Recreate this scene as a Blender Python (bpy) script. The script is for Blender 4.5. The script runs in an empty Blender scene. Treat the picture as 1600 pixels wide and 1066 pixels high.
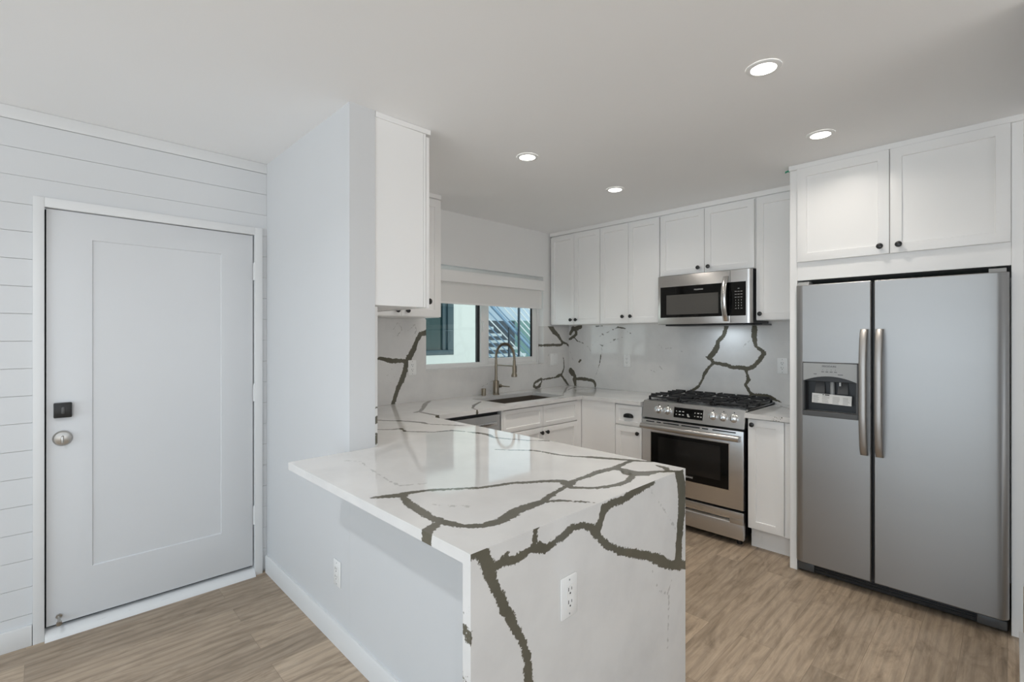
import bpy, bmesh, math, random
import numpy as np
from mathutils import Matrix, Vector

random.seed(7)
SC = bpy.context.scene
COL = SC.collection
PI = math.pi

# ------------------------------------------------------------------ camera, sky, lights, exposure
cam_d = bpy.data.cameras.new('camera')
cam_d.sensor_width = 36.0
cam_d.lens = 36.0 * 759.4 / 1600.0
cam_d.shift_y = -6.4 / 1600.0
cam_d.clip_start = 0.05
cam = bpy.data.objects.new('camera', cam_d)
cam.location = (0, 0, 1.42)
cam.rotation_euler = (PI / 2, 0, -0.770)
COL.objects.link(cam)
SC.camera = cam

w = bpy.data.worlds.new('sky')
SC.world = w
w.use_nodes = True
wn = w.node_tree.nodes
wl = w.node_tree.links
bg = wn['Background']
bg.inputs['Strength'].default_value = 1.0
wtc = wn.new('ShaderNodeTexCoord')
wsp = wn.new('ShaderNodeSeparateXYZ')
wmr = wn.new('ShaderNodeMapRange')
wmr.inputs['From Min'].default_value = -0.06
wmr.inputs['From Max'].default_value = 0.06
wmx = wn.new('ShaderNodeMix')
wmx.data_type = 'RGBA'
wmx.inputs['A'].default_value = (2.1, 2.1, 2.1, 1)     # brighter lower half, added to throw light up to the ceiling
wmx.inputs['B'].default_value = (0.88, 1.02, 1.15, 1)   # pale sky
wl.new(wtc.outputs['Generated'], wsp.inputs[0])
wl.new(wsp.outputs['Z'], wmr.inputs['Value'])
wl.new(wmr.outputs['Result'], wmx.inputs['Factor'])
wl.new(wmx.outputs['Result'], bg.inputs['Color'])

SC.view_settings.view_transform = 'Standard'
SC.view_settings.look = 'None'
SC.view_settings.exposure = 0.12
SC.view_settings.gamma = 1.0
SC.view_settings.use_curve_mapping = False
SC.cycles.use_denoising = True
SC.cycles.max_bounces = 10
SC.cycles.diffuse_bounces = 7
SC.cycles.glossy_bounces = 4
SC.cycles.transparent_max_bounces = 8
SC.cycles.sample_clamp_indirect = 6.0
SC.cycles.caustics_reflective = False
SC.cycles.caustics_refractive = False


def area(name, loc, rot, sx, sy, power, color, portal=False):
    d = bpy.data.lights.new(name, 'AREA')
    d.shape = 'RECTANGLE'
    d.size = sx
    d.size_y = sy
    d.energy = power
    d.color = color
    if portal:
        d.cycles.is_portal = True
    o = bpy.data.objects.new(name, d)
    o.location = loc
    o.rotation_euler = rot
    COL.objects.link(o)
    return o


# daylight through the living room's big openings behind the camera (area light added in each, tilted up to brighten the ceiling)
area('daylight_west', (-3.62, 0.0, 1.2), (0, -PI / 2 - 0.12, 0), 2.2, 4.7, 52, (0.64, 0.84, 1.0))
area('daylight_south', (0.2, -3.22, 1.2), (PI / 2 + 0.9, 0, 0), 4.6, 2.2, 5, (0.72, 0.87, 1.0))

# ------------------------------------------------------------------ materials
def mat(name, col, rough=0.5, metal=0.0, noise=0.0, nscale=8.0, bump=0.0, bscale=200.0, spec=0.5, stretch=None, coat=0.0, emit=None, estr=0.0):
    m = bpy.data.materials.new(name)
    m.use_nodes = True
    n, l = m.node_tree.nodes, m.node_tree.links
    p = n['Principled BSDF']
    p.inputs['Base Color'].default_value = (*col, 1)
    p.inputs['Roughness'].default_value = rough
    p.inputs['Metallic'].default_value = metal
    p.inputs['Specular IOR Level'].default_value = spec
    p.inputs['Coat Weight'].default_value = coat
    tc = n.new('ShaderNodeTexCoord')
    mp = n.new('ShaderNodeMapping')
    if stretch:
        mp.inputs['Scale'].default_value = stretch
    l.new(tc.outputs['Object'], mp.inputs['Vector'])
    nz = n.new('ShaderNodeTexNoise')
    nz.inputs['Scale'].default_value = nscale
    nz.inputs['Detail'].default_value = 4
    l.new(mp.outputs['Vector'], nz.inputs['Vector'])
    mr = n.new('ShaderNodeMapRange')
    mr.inputs['To Min'].default_value = 1 - noise
    mr.inputs['To Max'].default_value = 1 + noise * 0.5
    l.new(nz.outputs['Fac'], mr.inputs['Value'])
    mx = n.new('ShaderNodeMix')
    mx.data_type = 'RGBA'
    mx.blend_type = 'MULTIPLY'
    mx.inputs['Factor'].default_value = 1
    mx.inputs['A'].default_value = (*col, 1)
    l.new(mr.outputs['Result'], mx.inputs['B'])
    l.new(mx.outputs['Result'], p.inputs['Base Color'])
    if bump:
        nb = n.new('ShaderNodeTexNoise')
        nb.inputs['Scale'].default_value = bscale
        l.new(mp.outputs['Vector'], nb.inputs['Vector'])
        b = n.new('ShaderNodeBump')
        b.inputs['Strength'].default_value = bump
        b.inputs['Distance'].default_value = 0.002
        l.new(nb.outputs['Fac'], b.inputs['Height'])
        l.new(b.outputs['Normal'], p.inputs['Normal'])
    if emit:
        p.inputs['Emission Color'].default_value = (*emit, 1)
        p.inputs['Emission Strength'].default_value = estr
    return m


M = {}
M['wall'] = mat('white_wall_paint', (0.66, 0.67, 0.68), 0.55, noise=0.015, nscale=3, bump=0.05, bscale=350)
M['wall_bright'] = mat('white_wall_paint_lightened', (0.86, 0.86, 0.855), 0.55, noise=0.015, nscale=3, bump=0.05, bscale=350)  # wall white lightened to make up for the dim kitchen light
M['ceil'] = mat('white_ceiling_paint', (0.91, 0.91, 0.91), 0.7, noise=0.015, nscale=2, bump=0.05, bscale=250)
M['trim'] = mat('white_trim_paint', (0.74, 0.745, 0.745), 0.4, noise=0.02, nscale=5)
M['door'] = mat('white_door_paint', (0.665, 0.675, 0.688), 0.4, noise=0.02, nscale=5)
M['cab'] = mat('white_cabinet_paint', (0.88, 0.875, 0.865), 0.32, noise=0.01, nscale=4)
M['vinyl'] = mat('white_window_vinyl', (0.82, 0.82, 0.81), 0.35, noise=0.01)
M['plate'] = mat('white_plastic', (0.84, 0.84, 0.83), 0.3, noise=0.01)
M['blind'] = mat('white_blind_fabric', (0.80, 0.795, 0.78), 0.85, noise=0.03, nscale=400, bump=0.1, bscale=600)
M['steel'] = mat('brushed_stainless', (0.60, 0.585, 0.57), 0.30, 1.0, noise=0.05, nscale=6, bump=0.02, bscale=60, stretch=(30, 0.6, 30))
M['fridge'] = mat('fridge_stainless', (0.38, 0.376, 0.372), 0.43, 1.0, noise=0.04, nscale=2, bump=0.35, bscale=1.6, stretch=(1, 0.5, 2.2))
M['handle'] = mat('satin_grey_steel', (0.44, 0.42, 0.40), 0.45, 1.0, noise=0.05, nscale=10)
M['chrome'] = mat('polished_steel', (0.72, 0.71, 0.70), 0.18, 1.0, noise=0.03)
M['nickel'] = mat('satin_nickel', (0.50, 0.48, 0.45), 0.28, 1.0, noise=0.05)
M['bronze_nickel'] = mat('brushed_warm_nickel', (0.32, 0.275, 0.215), 0.30, 1.0, noise=0.08, nscale=20)
M['sink'] = mat('brown_steel_sink', (0.26, 0.225, 0.19), 0.38, 0.7, noise=0.1, nscale=12)
M['black'] = mat('matte_black_metal', (0.012, 0.012, 0.012), 0.35, 0.0, noise=0.1)
M['iron'] = mat('black_cast_iron', (0.018, 0.018, 0.019), 0.45, 0.0, noise=0.2, nscale=60, bump=0.1, bscale=300)
M['enamel'] = mat('black_enamel', (0.012, 0.012, 0.013), 0.15, 0.0, noise=0.05)
M['glassblk'] = mat('black_glass', (0.005, 0.005, 0.005), 0.06, 0.0, noise=0.05, spec=0.25)
M['ovenwin'] = mat('dark_oven_glass', (0.016, 0.015, 0.014), 0.05, 0.0, noise=0.3, nscale=5, spec=0.4)
M['mwwin'] = mat('microwave_window_mesh', (0.09, 0.085, 0.078), 0.15, 0.0, noise=0.08, nscale=300)
M['plasblk'] = mat('dark_grey_plastic', (0.030, 0.031, 0.033), 0.42, noise=0.1)
M['plasgrey'] = mat('grey_plastic', (0.36, 0.37, 0.37), 0.35, noise=0.02)
M['plasmid'] = mat('charcoal_plastic', (0.085, 0.085, 0.085), 0.35, noise=0.05)
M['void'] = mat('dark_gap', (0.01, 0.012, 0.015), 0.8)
M['ink'] = mat('white_ink', (0.75, 0.75, 0.72), 0.5)
M['inkdark'] = mat('dark_ink', (0.03, 0.03, 0.03), 0.5)
M['inkgrey'] = mat('grey_ink', (0.35, 0.35, 0.34), 0.6)
M['paper'] = mat('white_sticker_paper', (0.80, 0.80, 0.78), 0.6, noise=0.03, nscale=40)
M['green'] = mat('green_tape', (0.03, 0.28, 0.17), 0.6, noise=0.1)
M['glow'] = mat('lamp_lens', (0.9, 0.9, 0.88), 0.5, emit=(1.0, 0.96, 0.90), estr=9.0)
M['stucco'] = mat('pale_mint_stucco', (0.68, 0.70, 0.665), 0.9, noise=0.06, nscale=4, bump=0.4, bscale=60)
M['teal'] = mat('dark_teal_frame_paint', (0.035, 0.07, 0.085), 0.4, noise=0.1)
M['tealglass'] = mat('teal_window_glass', (0.012, 0.045, 0.045), 0.05, noise=0.3, nscale=1.5, stretch=(6, 1, 0.5))
M['railblue'] = mat('blue_grey_steel', (0.20, 0.32, 0.46), 0.35, 0.3, noise=0.05)
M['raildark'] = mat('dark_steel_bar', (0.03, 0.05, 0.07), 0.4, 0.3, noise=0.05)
M['raillight'] = mat('white_steel_bar', (0.8, 0.83, 0.85), 0.4, 0.0, noise=0.05)
M['tread'] = mat('pale_concrete_tread', (0.62, 0.68, 0.70), 0.8, noise=0.1)
M['farwall'] = mat('pale_blue_far_wall', (0.60, 0.70, 0.80), 0.9, noise=0.1, nscale=2)
M['farteal'] = mat('teal_far_panel', (0.16, 0.30, 0.28), 0.6, noise=0.2, nscale=2)
M['ground'] = mat('concrete_ground', (0.55, 0.55, 0.53), 0.9, noise=0.1)


def glass_mat():
    m = bpy.data.materials.new('clear_window_glass')
    m.use_nodes = True
    n, l = m.node_tree.nodes, m.node_tree.links
    out = n['Material Output']
    n.remove(n['Principled BSDF'])
    t = n.new('ShaderNodeBsdfTransparent')
    t.inputs['Color'].default_value = (0.93, 0.98, 0.96, 1)
    g = n.new('ShaderNodeBsdfGlossy')
    g.inputs['Roughness'].default_value = 0.02
    lw = n.new('ShaderNodeLayerWeight')
    lw.inputs['Blend'].default_value = 0.5
    pw = n.new('ShaderNodeMath')
    pw.operation = 'POWER'
    pw.inputs[1].default_value = 5.0
    l.new(lw.outputs['Facing'], pw.inputs[0])
    f = n.new('ShaderNodeMath')
    f.operation = 'MULTIPLY_ADD'
    f.inputs[1].default_value = 0.9
    f.inputs[2].default_value = 0.03
    l.new(pw.outputs[0], f.inputs[0])
    mx = n.new('ShaderNodeMixShader')
    l.new(f.outputs[0], mx.inputs[0])
    l.new(t.outputs[0], mx.inputs[1])
    l.new(g.outputs[0], mx.inputs[2])
    l.new(mx.outputs[0], out.inputs[0])
    return m


M['glass'] = glass_mat()


def stone_mat():
    m = bpy.data.materials.new('veined_quartz')
    m.use_nodes = True
    n, l = m.node_tree.nodes, m.node_tree.links
    p = n['Principled BSDF']
    p.inputs['Roughness'].default_value = 0.055
    tc = n.new('ShaderNodeTexCoord')

    def noise(scale, detail=3, rough=0.6):
        a = n.new('ShaderNodeTexNoise')
        a.inputs['Scale'].default_value = scale
        a.inputs['Detail'].default_value = detail
        a.inputs['Roughness'].default_value = rough
        l.new(tc.outputs['Object'], a.inputs['Vector'])
        return a.outputs['Fac']

    def math_(op, a, b, clamp=False):
        x = n.new('ShaderNodeMath')
        x.operation = op
        x.use_clamp = clamp
        for i, v in enumerate((a, b)):
            if isinstance(v, (int, float)):
                x.inputs[i].default_value = v
            else:
                l.new(v, x.inputs[i])
        return x.outputs[0]

    def attr(name):
        a = n.new('ShaderNodeAttribute')
        a.attribute_name = name
        return a.outputs['Fac']

    def mask(v, soft):
        r = n.new('ShaderNodeMapRange')
        r.inputs['From Min'].default_value = soft
        r.inputs['From Max'].default_value = -soft
        l.new(v, r.inputs['Value'])
        return r.outputs['Result']

    jag = math_('MULTIPLY', math_('SUBTRACT', noise(120, 4, 0.8), 0.5), 0.020)
    jag2 = math_('MULTIPLY', math_('SUBTRACT', noise(30, 2), 0.5), 0.018)
    d = math_('ADD', math_('ADD', attr('vein'), jag), jag2)
    vein = mask(d, 0.0007)
    f = math_('ADD', math_('ADD', attr('faint'), jag2), math_('MULTIPLY', math_('SUBTRACT', noise(60, 3), 0.48), 0.02))
    faint = math_('MULTIPLY', mask(f, 0.0012), 0.42)
    base = n.new('ShaderNodeValToRGB')
    base.color_ramp.elements[0].position = 0.25
    base.color_ramp.elements[0].color = (0.66, 0.65, 0.64, 1)
    base.color_ramp.elements[1].position = 0.6
    base.color_ramp.elements[1].color = (0.735, 0.725, 0.71, 1)
    l.new(noise(5, 5, 0.6), base.inputs['Fac'])
    vc = n.new('ShaderNodeValToRGB')
    vc.color_ramp.elements[0].color = (0.085, 0.080, 0.060, 1)
    vc.color_ramp.elements[1].color = (0.150, 0.140, 0.108, 1)
    l.new(noise(9, 3), vc.inputs['Fac'])

    def mix(fac, a, b):
        x = n.new('ShaderNodeMix')
        x.data_type = 'RGBA'
        l.new(fac, x.inputs['Factor'])
        l.new(a, x.inputs['A'])
        if isinstance(b, tuple):
            x.inputs['B'].default_value = b
        else:
            l.new(b, x.inputs['B'])
        return x.outputs['Result']

    # small grey flecks in scattered patches
    patch = mask(math_('SUBTRACT', 0.66, noise(2.6, 2)), 0.02)
    fleck = mask(math_('SUBTRACT', 0.67, noise(70, 3)), 0.01)
    c = mix(math_('MULTIPLY', math_('MULTIPLY', patch, fleck), 0.35), base.outputs['Color'], (0.30, 0.30, 0.29, 1))
    c = mix(faint, c, (0.25, 0.24, 0.22, 1))
    c = mix(vein, c, vc.outputs['Color'])
    l.new(c, p.inputs['Base Color'])
    return m


M['stone'] = stone_mat()


def floor_mat():
    m = bpy.data.materials.new('oak_plank_floor')
    m.use_nodes = True
    n, l = m.node_tree.nodes, m.node_tree.links
    p = n['Principled BSDF']
    tc = n.new('ShaderNodeTexCoord')
    mp = n.new('ShaderNodeMapping')
    mp.inputs['Location'].default_value = (0.35, 0.082, 0)
    l.new(tc.outputs['Object'], mp.inputs['Vector'])
    br = n.new('ShaderNodeTexBrick')
    br.offset = 0.37
    br.offset_frequency = 2
    br.inputs['Scale'].default_value = 1.0
    br.inputs['Brick Width'].default_value = 1.22
    br.inputs['Row Height'].default_value = 0.148
    br.inputs['Mortar Size'].default_value = 0.0009
    br.inputs['Mortar Smooth'].default_value = 0.3
    br.inputs['Color1'].default_value = (0, 0, 0, 1)
    br.inputs['Color2'].default_value = (1, 1, 1, 1)
    br.inputs['Mortar'].default_value = (0.5, 0.5, 0.5, 1)
    l.new(mp.outputs['Vector'], br.inputs['Vector'])
    # per-plank shift of the grain
    sep = n.new('ShaderNodeSeparateXYZ')
    l.new(mp.outputs['Vector'], sep.inputs[0])
    off = n.new('ShaderNodeMath')
    off.operation = 'MULTIPLY'
    off.inputs[1].default_value = 37.0
    l.new(br.outputs['Color'], off.inputs[0])
    comb = n.new('ShaderNodeCombineXYZ')
    l.new(sep.outputs['X'], comb.inputs['X'])
    l.new(sep.outputs['Y'], comb.inputs['Y'])
    l.new(off.outputs[0], comb.inputs['Z'])

    def noise(sx, sy, scale, detail, dist=0.0):
        a = n.new('ShaderNodeMapping')
        a.inputs['Scale'].default_value = (sx, sy, 1)
        l.new(comb.outputs[0], a.inputs['Vector'])
        z = n.new('ShaderNodeTexNoise')
        z.inputs['Scale'].default_value = scale
        z.inputs['Detail'].default_value = detail
        z.inputs['Roughness'].default_value = 0.65
        z.inputs['Distortion'].default_value = dist
        l.new(a.outputs[0], z.inputs['Vector'])
        return z.outputs['Fac']

    g1 = noise(1.3, 5.5, 2.2, 8, 1.6)
    g2 = noise(1.5, 40.0, 4.0, 4, 0.3)
    cr = n.new('ShaderNodeValToRGB')
    e = cr.color_ramp.elements
    e[0].position = 0.25
    e[0].color = (0.215, 0.160, 0.108, 1)
    e[1].position = 0.72
    e[1].color = (0.52, 0.415, 0.31, 1)
    k = e.new(0.5)
    k.color = (0.42, 0.325, 0.235, 1)
    l.new(g1, cr.inputs['Fac'])
    mr = n.new('ShaderNodeMapRange')
    mr.inputs['From Min'].default_value = 0.3
    mr.inputs['From Max'].default_value = 0.7
    mr.inputs['To Min'].default_value = 0.86
    mr.inputs['To Max'].default_value = 1.08
    l.new(g2, mr.inputs['Value'])
    mx = n.new('ShaderNodeMix')
    mx.data_type = 'RGBA'
    mx.blend_type = 'MULTIPLY'
    mx.inputs['Factor'].default_value = 1
    l.new(cr.outputs['Color'], mx.inputs['A'])
    l.new(mr.outputs['Result'], mx.inputs['B'])
    # cathedral figure: warped bands along the plank
    wmp = n.new('ShaderNodeMapping')
    wmp.inputs['Scale'].default_value = (0.55, 3.2, 1)
    l.new(comb.outputs[0], wmp.inputs['Vector'])
    wv = n.new('ShaderNodeTexWave')
    wv.bands_direction = 'Y'
    wv.inputs['Scale'].default_value = 2.1
    wv.inputs['Distortion'].default_value = 7.5
    wv.inputs['Detail'].default_value = 3.0
    wv.inputs['Detail Scale'].default_value = 0.9
    l.new(wmp.outputs[0], wv.inputs['Vector'])
    wr = n.new('ShaderNodeMapRange')
    wr.inputs['From Min'].default_value = 0.0
    wr.inputs['From Max'].default_value = 0.45
    wr.inputs['To Min'].default_value = 0.86
    wr.inputs['To Max'].default_value = 1.03
    l.new(wv.outputs['Fac'], wr.inputs['Value'])
    mxw = n.new('ShaderNodeMix')
    mxw.data_type = 'RGBA'
    mxw.blend_type = 'MULTIPLY'
    mxw.inputs['Factor'].default_value = 1
    l.new(mx.outputs['Result'], mxw.inputs['A'])
    l.new(wr.outputs['Result'], mxw.inputs['B'])
    mx = mxw
    mr2 = n.new('ShaderNodeMapRange')
    mr2.inputs['To Min'].default_value = 0.80
    mr2.inputs['To Max'].default_value = 1.16
    l.new(br.outputs['Color'], mr2.inputs['Value'])
    mx2 = n.new('ShaderNodeMix')
    mx2.data_type = 'RGBA'
    mx2.blend_type = 'MULTIPLY'
    mx2.inputs['Factor'].default_value = 1
    l.new(mx.outputs['Result'], mx2.inputs['A'])
    l.new(mr2.outputs['Result'], mx2.inputs['B'])
    mx3 = n.new('ShaderNodeMix')
    mx3.data_type = 'RGBA'
    mx3.inputs['B'].default_value = (0.12, 0.088, 0.06, 1)
    fm = n.new('ShaderNodeMath')
    fm.operation = 'MULTIPLY'
    fm.inputs[1].default_value = 0.55
    l.new(br.outputs['Fac'], fm.inputs[0])
    l.new(fm.outputs[0], mx3.inputs['Factor'])
    l.new(mx2.outputs['Result'], mx3.inputs['A'])
    l.new(mx3.outputs['Result'], p.inputs['Base Color'])
    p.inputs['Roughness'].default_value = 0.42
    b = n.new('ShaderNodeBump')
    b.inputs['Strength'].default_value = 0.15
    b.inputs['Distance'].default_value = 0.001
    l.new(g2, b.inputs['Height'])
    l.new(b.outputs['Normal'], p.inputs['Normal'])
    return m


M['floor'] = floor_mat()

# ------------------------------------------------------------------ mesh helpers
BASE = {}


class MB:
    def __init__(s, T=None):
        s.bm = bmesh.new()
        s.T = T or Matrix.Identity(4)

    def _new(s, fn):
        n0 = set(s.bm.verts)
        fn()
        return [v for v in s.bm.verts if v not in n0]

    def box(s, x0, x1, y0, y1, z0, z1, bev=0.0, seg=2):
        x0, x1 = min(x0, x1), max(x0, x1)
        y0, y1 = min(y0, y1), max(y0, y1)
        z0, z1 = min(z0, z1), max(z0, z1)
        c = s.bm
        v = [c.verts.new((x, y, z)) for z in (z0, z1) for y in (y0, y1) for x in (x0, x1)]
        F = [(0, 2, 3, 1), (4, 5, 7, 6), (0, 1, 5, 4), (2, 6, 7, 3), (0, 4, 6, 2), (1, 3, 7, 5)]
        fs = [c.faces.new([v[i] for i in f]) for f in F]
        if bev:
            es = list({e for f in fs for e in f.edges})
            bmesh.ops.bevel(c, geom=es, offset=bev, segments=seg, affect='EDGES', profile=0.5)
        return s

    def shaker(s, x0, x1, z0, z1, yf, t=0.02, rail=0.058, rec=0.009):
        """cabinet door: flat frame with a sunk flat panel, front at yf facing -y"""
        c = s.bm
        v = [c.verts.new((x, y, z)) for z in (z0, z1) for y in (yf, yf + t) for x in (x0, x1)]
        F = [(0, 2, 3, 1), (4, 5, 7, 6), (0, 1, 5, 4), (2, 6, 7, 3), (0, 4, 6, 2), (1, 3, 7, 5)]
        fs = [c.faces.new([v[i] for i in f]) for f in F]
        front = fs[2]
        for f_ in fs:
            f_.normal_update()
        outer = [e for e in front.edges]
        c.normal_update()
        bmesh.ops.recalc_face_normals(c, faces=fs)
        r = bmesh.ops.inset_region(c, faces=[front], thickness=rail, depth=0)
        r2 = bmesh.ops.inset_region(c, faces=[front], thickness=0.004, depth=0)
        for vv in front.verts:
            vv.co.y += rec
        bmesh.ops.bevel(c, geom=outer, offset=0.0015, segments=2, affect='EDGES', profile=0.5)
        return s

    def cyl(s, p0, p1, r0, r1=None, seg=24, cap=True):
        r1 = r0 if r1 is None else r1
        p0, p1 = Vector(p0), Vector(p1)
        d = (p1 - p0).normalized()
        a = d.orthogonal().normalized()
        b = d.cross(a)
        A = [s.bm.verts.new(p0 + (a * math.cos(t) + b * math.sin(t)) * r0) for t in [2 * PI * i / seg for i in range(seg)]]
        B = [s.bm.verts.new(p1 + (a * math.cos(t) + b * math.sin(t)) * r1) for t in [2 * PI * i / seg for i in range(seg)]]
        for i in range(seg):
            j = (i + 1) % seg
            s.bm.faces.new((A[i], A[j], B[j], B[i]))
        if cap:
            s.bm.faces.new(A[::-1])
            s.bm.faces.new(B)
        return s

    def lathe(s, prof, o, axis, seg=28, sx=1.0, cap=True):
        """prof: (radius, height along axis)"""
        o = Vector(o)
        d = Vector(axis).normalized()
        a = d.orthogonal().normalized()
        if abs(d.z) < 0.9:
            a = Vector((0, 0, 1)).cross(d).normalized()
        b = d.cross(a)
        rings = []
        for r, h in prof:
            if r < 1e-6:
                rings.append([s.bm.verts.new(o + d * h)])
            else:
                rings.append([s.bm.verts.new(o + d * h + (a * math.cos(t) * sx + b * math.sin(t)) * r) for t in [2 * PI * i / seg for i in range(seg)]])
        for A, B in zip(rings, rings[1:]):
            for i in range(seg):
                j = (i + 1) % seg
                if len(A) == 1 and len(B) == 1:
                    break
                if len(A) == 1:
                    s.bm.faces.new((A[0], B[j], B[i]))
                elif len(B) == 1:
                    s.bm.faces.new((A[i], A[j], B[0]))
                else:
                    s.bm.faces.new((A[i], A[j], B[j], B[i]))
        for R, rev in ((rings[0], True), (rings[-1], False)):
            if len(R) > 1 and cap:
                s.bm.faces.new(R[::-1] if rev else R)
        return s

    def tube(s, pts, r, seg=12, cap=True, sx=1.0, up=None):
        pts = [Vector(p) for p in pts]
        rs = r if isinstance(r, (list, tuple)) else [r] * len(pts)
        prev = None
        rings = []
        for i, p in enumerate(pts):
            t = (pts[min(i + 1, len(pts) - 1)] - pts[max(i - 1, 0)]).normalized()
            if prev is None:
                a = Vector(up).cross(t).normalized() if up else t.orthogonal().normalized()
            else:
                a = (prev - t * prev.dot(t)).normalized()
            prev = a
            b = t.cross(a)
            rings.append([s.bm.verts.new(p + (a * math.cos(q) * sx + b * math.sin(q)) * rs[i]) for q in [2 * PI * k / seg for k in range(seg)]])
        for A, B in zip(rings, rings[1:]):
            for k in range(seg):
                j = (k + 1) % seg
                s.bm.faces.new((A[k], A[j], B[j], B[k]))
        if cap:
            s.bm.faces.new(rings[0][::-1])
            s.bm.faces.new(rings[-1])
        return s

    def prism(s, poly, fn, h0, h1):
        """poly of (a,b) extruded from h0 to h1; fn(a,b,h)->xyz"""
        A = [s.bm.verts.new(fn(a, b, h0)) for a, b in poly]
        B = [s.bm.verts.new(fn(a, b, h1)) for a, b in poly]
        n = len(poly)
        for i in range(n):
            j = (i + 1) % n
            s.bm.faces.new((A[i], A[j], B[j], B[i]))
        s.bm.faces.new(A[::-1])
        s.bm.faces.new(B)
        return s

    def build(s, name, m, parent=None, smooth=40, label=None):
        bmesh.ops.recalc_face_normals(s.bm, faces=s.bm.faces)
        s.bm.transform(s.T)
        for f in s.bm.faces:
            f.smooth = True
        ang = math.radians(smooth)
        for e in s.bm.edges:
            if len(e.link_faces) == 2:
                e.smooth = e.calc_face_angle(0) < ang
        if parent is not None:
            base = BASE[parent]
        else:
            vs = [v.co for v in s.bm.verts]
            lo = Vector([min(v[i] for v in vs) for i in range(3)])
            hi = Vector([max(v[i] for v in vs) for i in range(3)])
            base = Vector(((lo.x + hi.x) / 2, (lo.y + hi.y) / 2, lo.z))
        bmesh.ops.translate(s.bm, verts=s.bm.verts, vec=-base)
        me = bpy.data.meshes.new(name)
        s.bm.to_mesh(me)
        s.bm.free()
        me.materials.append(m)
        o = bpy.data.objects.new(name, me)
        COL.objects.link(o)
        if parent is not None:
            o.parent = parent
        else:
            o.location = base
        BASE[o] = base
        if label:
            o['label'] = label
        return o


def tag(o, label, cat, group=None, kind=None):
    o['label'] = label
    o['category'] = cat
    if group:
        o['group'] = group
    if kind:
        o['kind'] = kind
    return o


def thing(name, loc, label, cat, group=None, kind=None):
    o = bpy.data.objects.new(name, None)
    o.empty_display_size = 0.1
    o.location = loc
    COL.objects.link(o)
    BASE[o] = Vector(loc)
    return tag(o, label, cat, group, kind)


def struct(o, label, cat):
    return tag(o, label, cat, kind='structure')


def copy_tree(o, parent=None):
    c = o.copy()
    COL.objects.link(c)
    if parent is not None:
        c.parent = parent
    for ch in list(o.children):
        copy_tree(ch, c)
    return c


def FX(X, Y=0.0):   # local (x right, y into the wall, z up) for fronts facing -X
    return Matrix.Translation((X, Y, 0)) @ Matrix.Rotation(-PI / 2, 4, 'Z')


def FPX(X, Y=0.0):  # fronts facing +X
    return Matrix.Translation((X, Y, 0)) @ Matrix.Rotation(PI / 2, 4, 'Z')


def text(body, size, T, m, parent, name, align='CENTER', sx=1.0):
    cu = bpy.data.curves.new(name, 'FONT')
    cu.body = body
    cu.size = size
    cu.align_x = align
    cu.align_y = 'CENTER'
    cu.extrude = 0.0002
    cu.resolution_u = 2
    tmp = bpy.data.objects.new(name, cu)
    COL.objects.link(tmp)
    dg = bpy.context.evaluated_depsgraph_get()
    dg.update()
    me = bpy.data.meshes.new_from_object(tmp.evaluated_get(dg))
    bpy.data.objects.remove(tmp)
    bpy.data.curves.remove(cu)
    me.name = name
    R = T @ Matrix.Rotation(PI / 2, 4, 'X') @ Matrix.Diagonal((sx, 1, 1, 1))
    me.transform(Matrix.Translation(-BASE[parent]) @ R)
    me.materials.clear()
    me.materials.append(m)
    o = bpy.data.objects.new(name, me)
    COL.objects.link(o)
    o.parent = parent
    BASE[o] = BASE[parent]
    return o


def knob(T, x, z, yf, parent, name='knob'):
    mb = MB(T)
    mb.lathe([(0.006, 0.0), (0.006, 0.012), (0.0075, 0.016), (0.0145, 0.020), (0.0160, 0.025), (0.0145, 0.030), (0.008, 0.033), (0, 0.0335)], (x, yf, z), (0, -1, 0), seg=20)
    return mb.build(name, M['black'], parent)


# signed distance from points to a set of tapering vein paths
def vein_sdf(P, paths):
    d = np.full(len(P), 0.1)
    for path in paths:
        for (ax, ay, aw), (bx, by, bw_) in zip(path, path[1:]):
            a = np.array((ax, ay))
            ab = np.array((bx - ax, by - ay))
            L = max(float(ab @ ab), 1e-9)
            t = np.clip(((P - a) @ ab) / L, 0, 1)
            q = a + t[:, None] * ab
            dist = np.hypot(P[:, 0] - q[:, 0], P[:, 1] - q[:, 1]) - (aw + (bw_ - aw) * t) / 2
            d = np.minimum(d, dist)
    return d


def lines(breaks, step):
    out = [breaks[0]]
    for a, b in zip(breaks, breaks[1:]):
        k = max(1, int(round((b - a) / step)))
        out += [a + (b - a) * i / k for i in range(1, k + 1)]
    return np.array(out)


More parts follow.
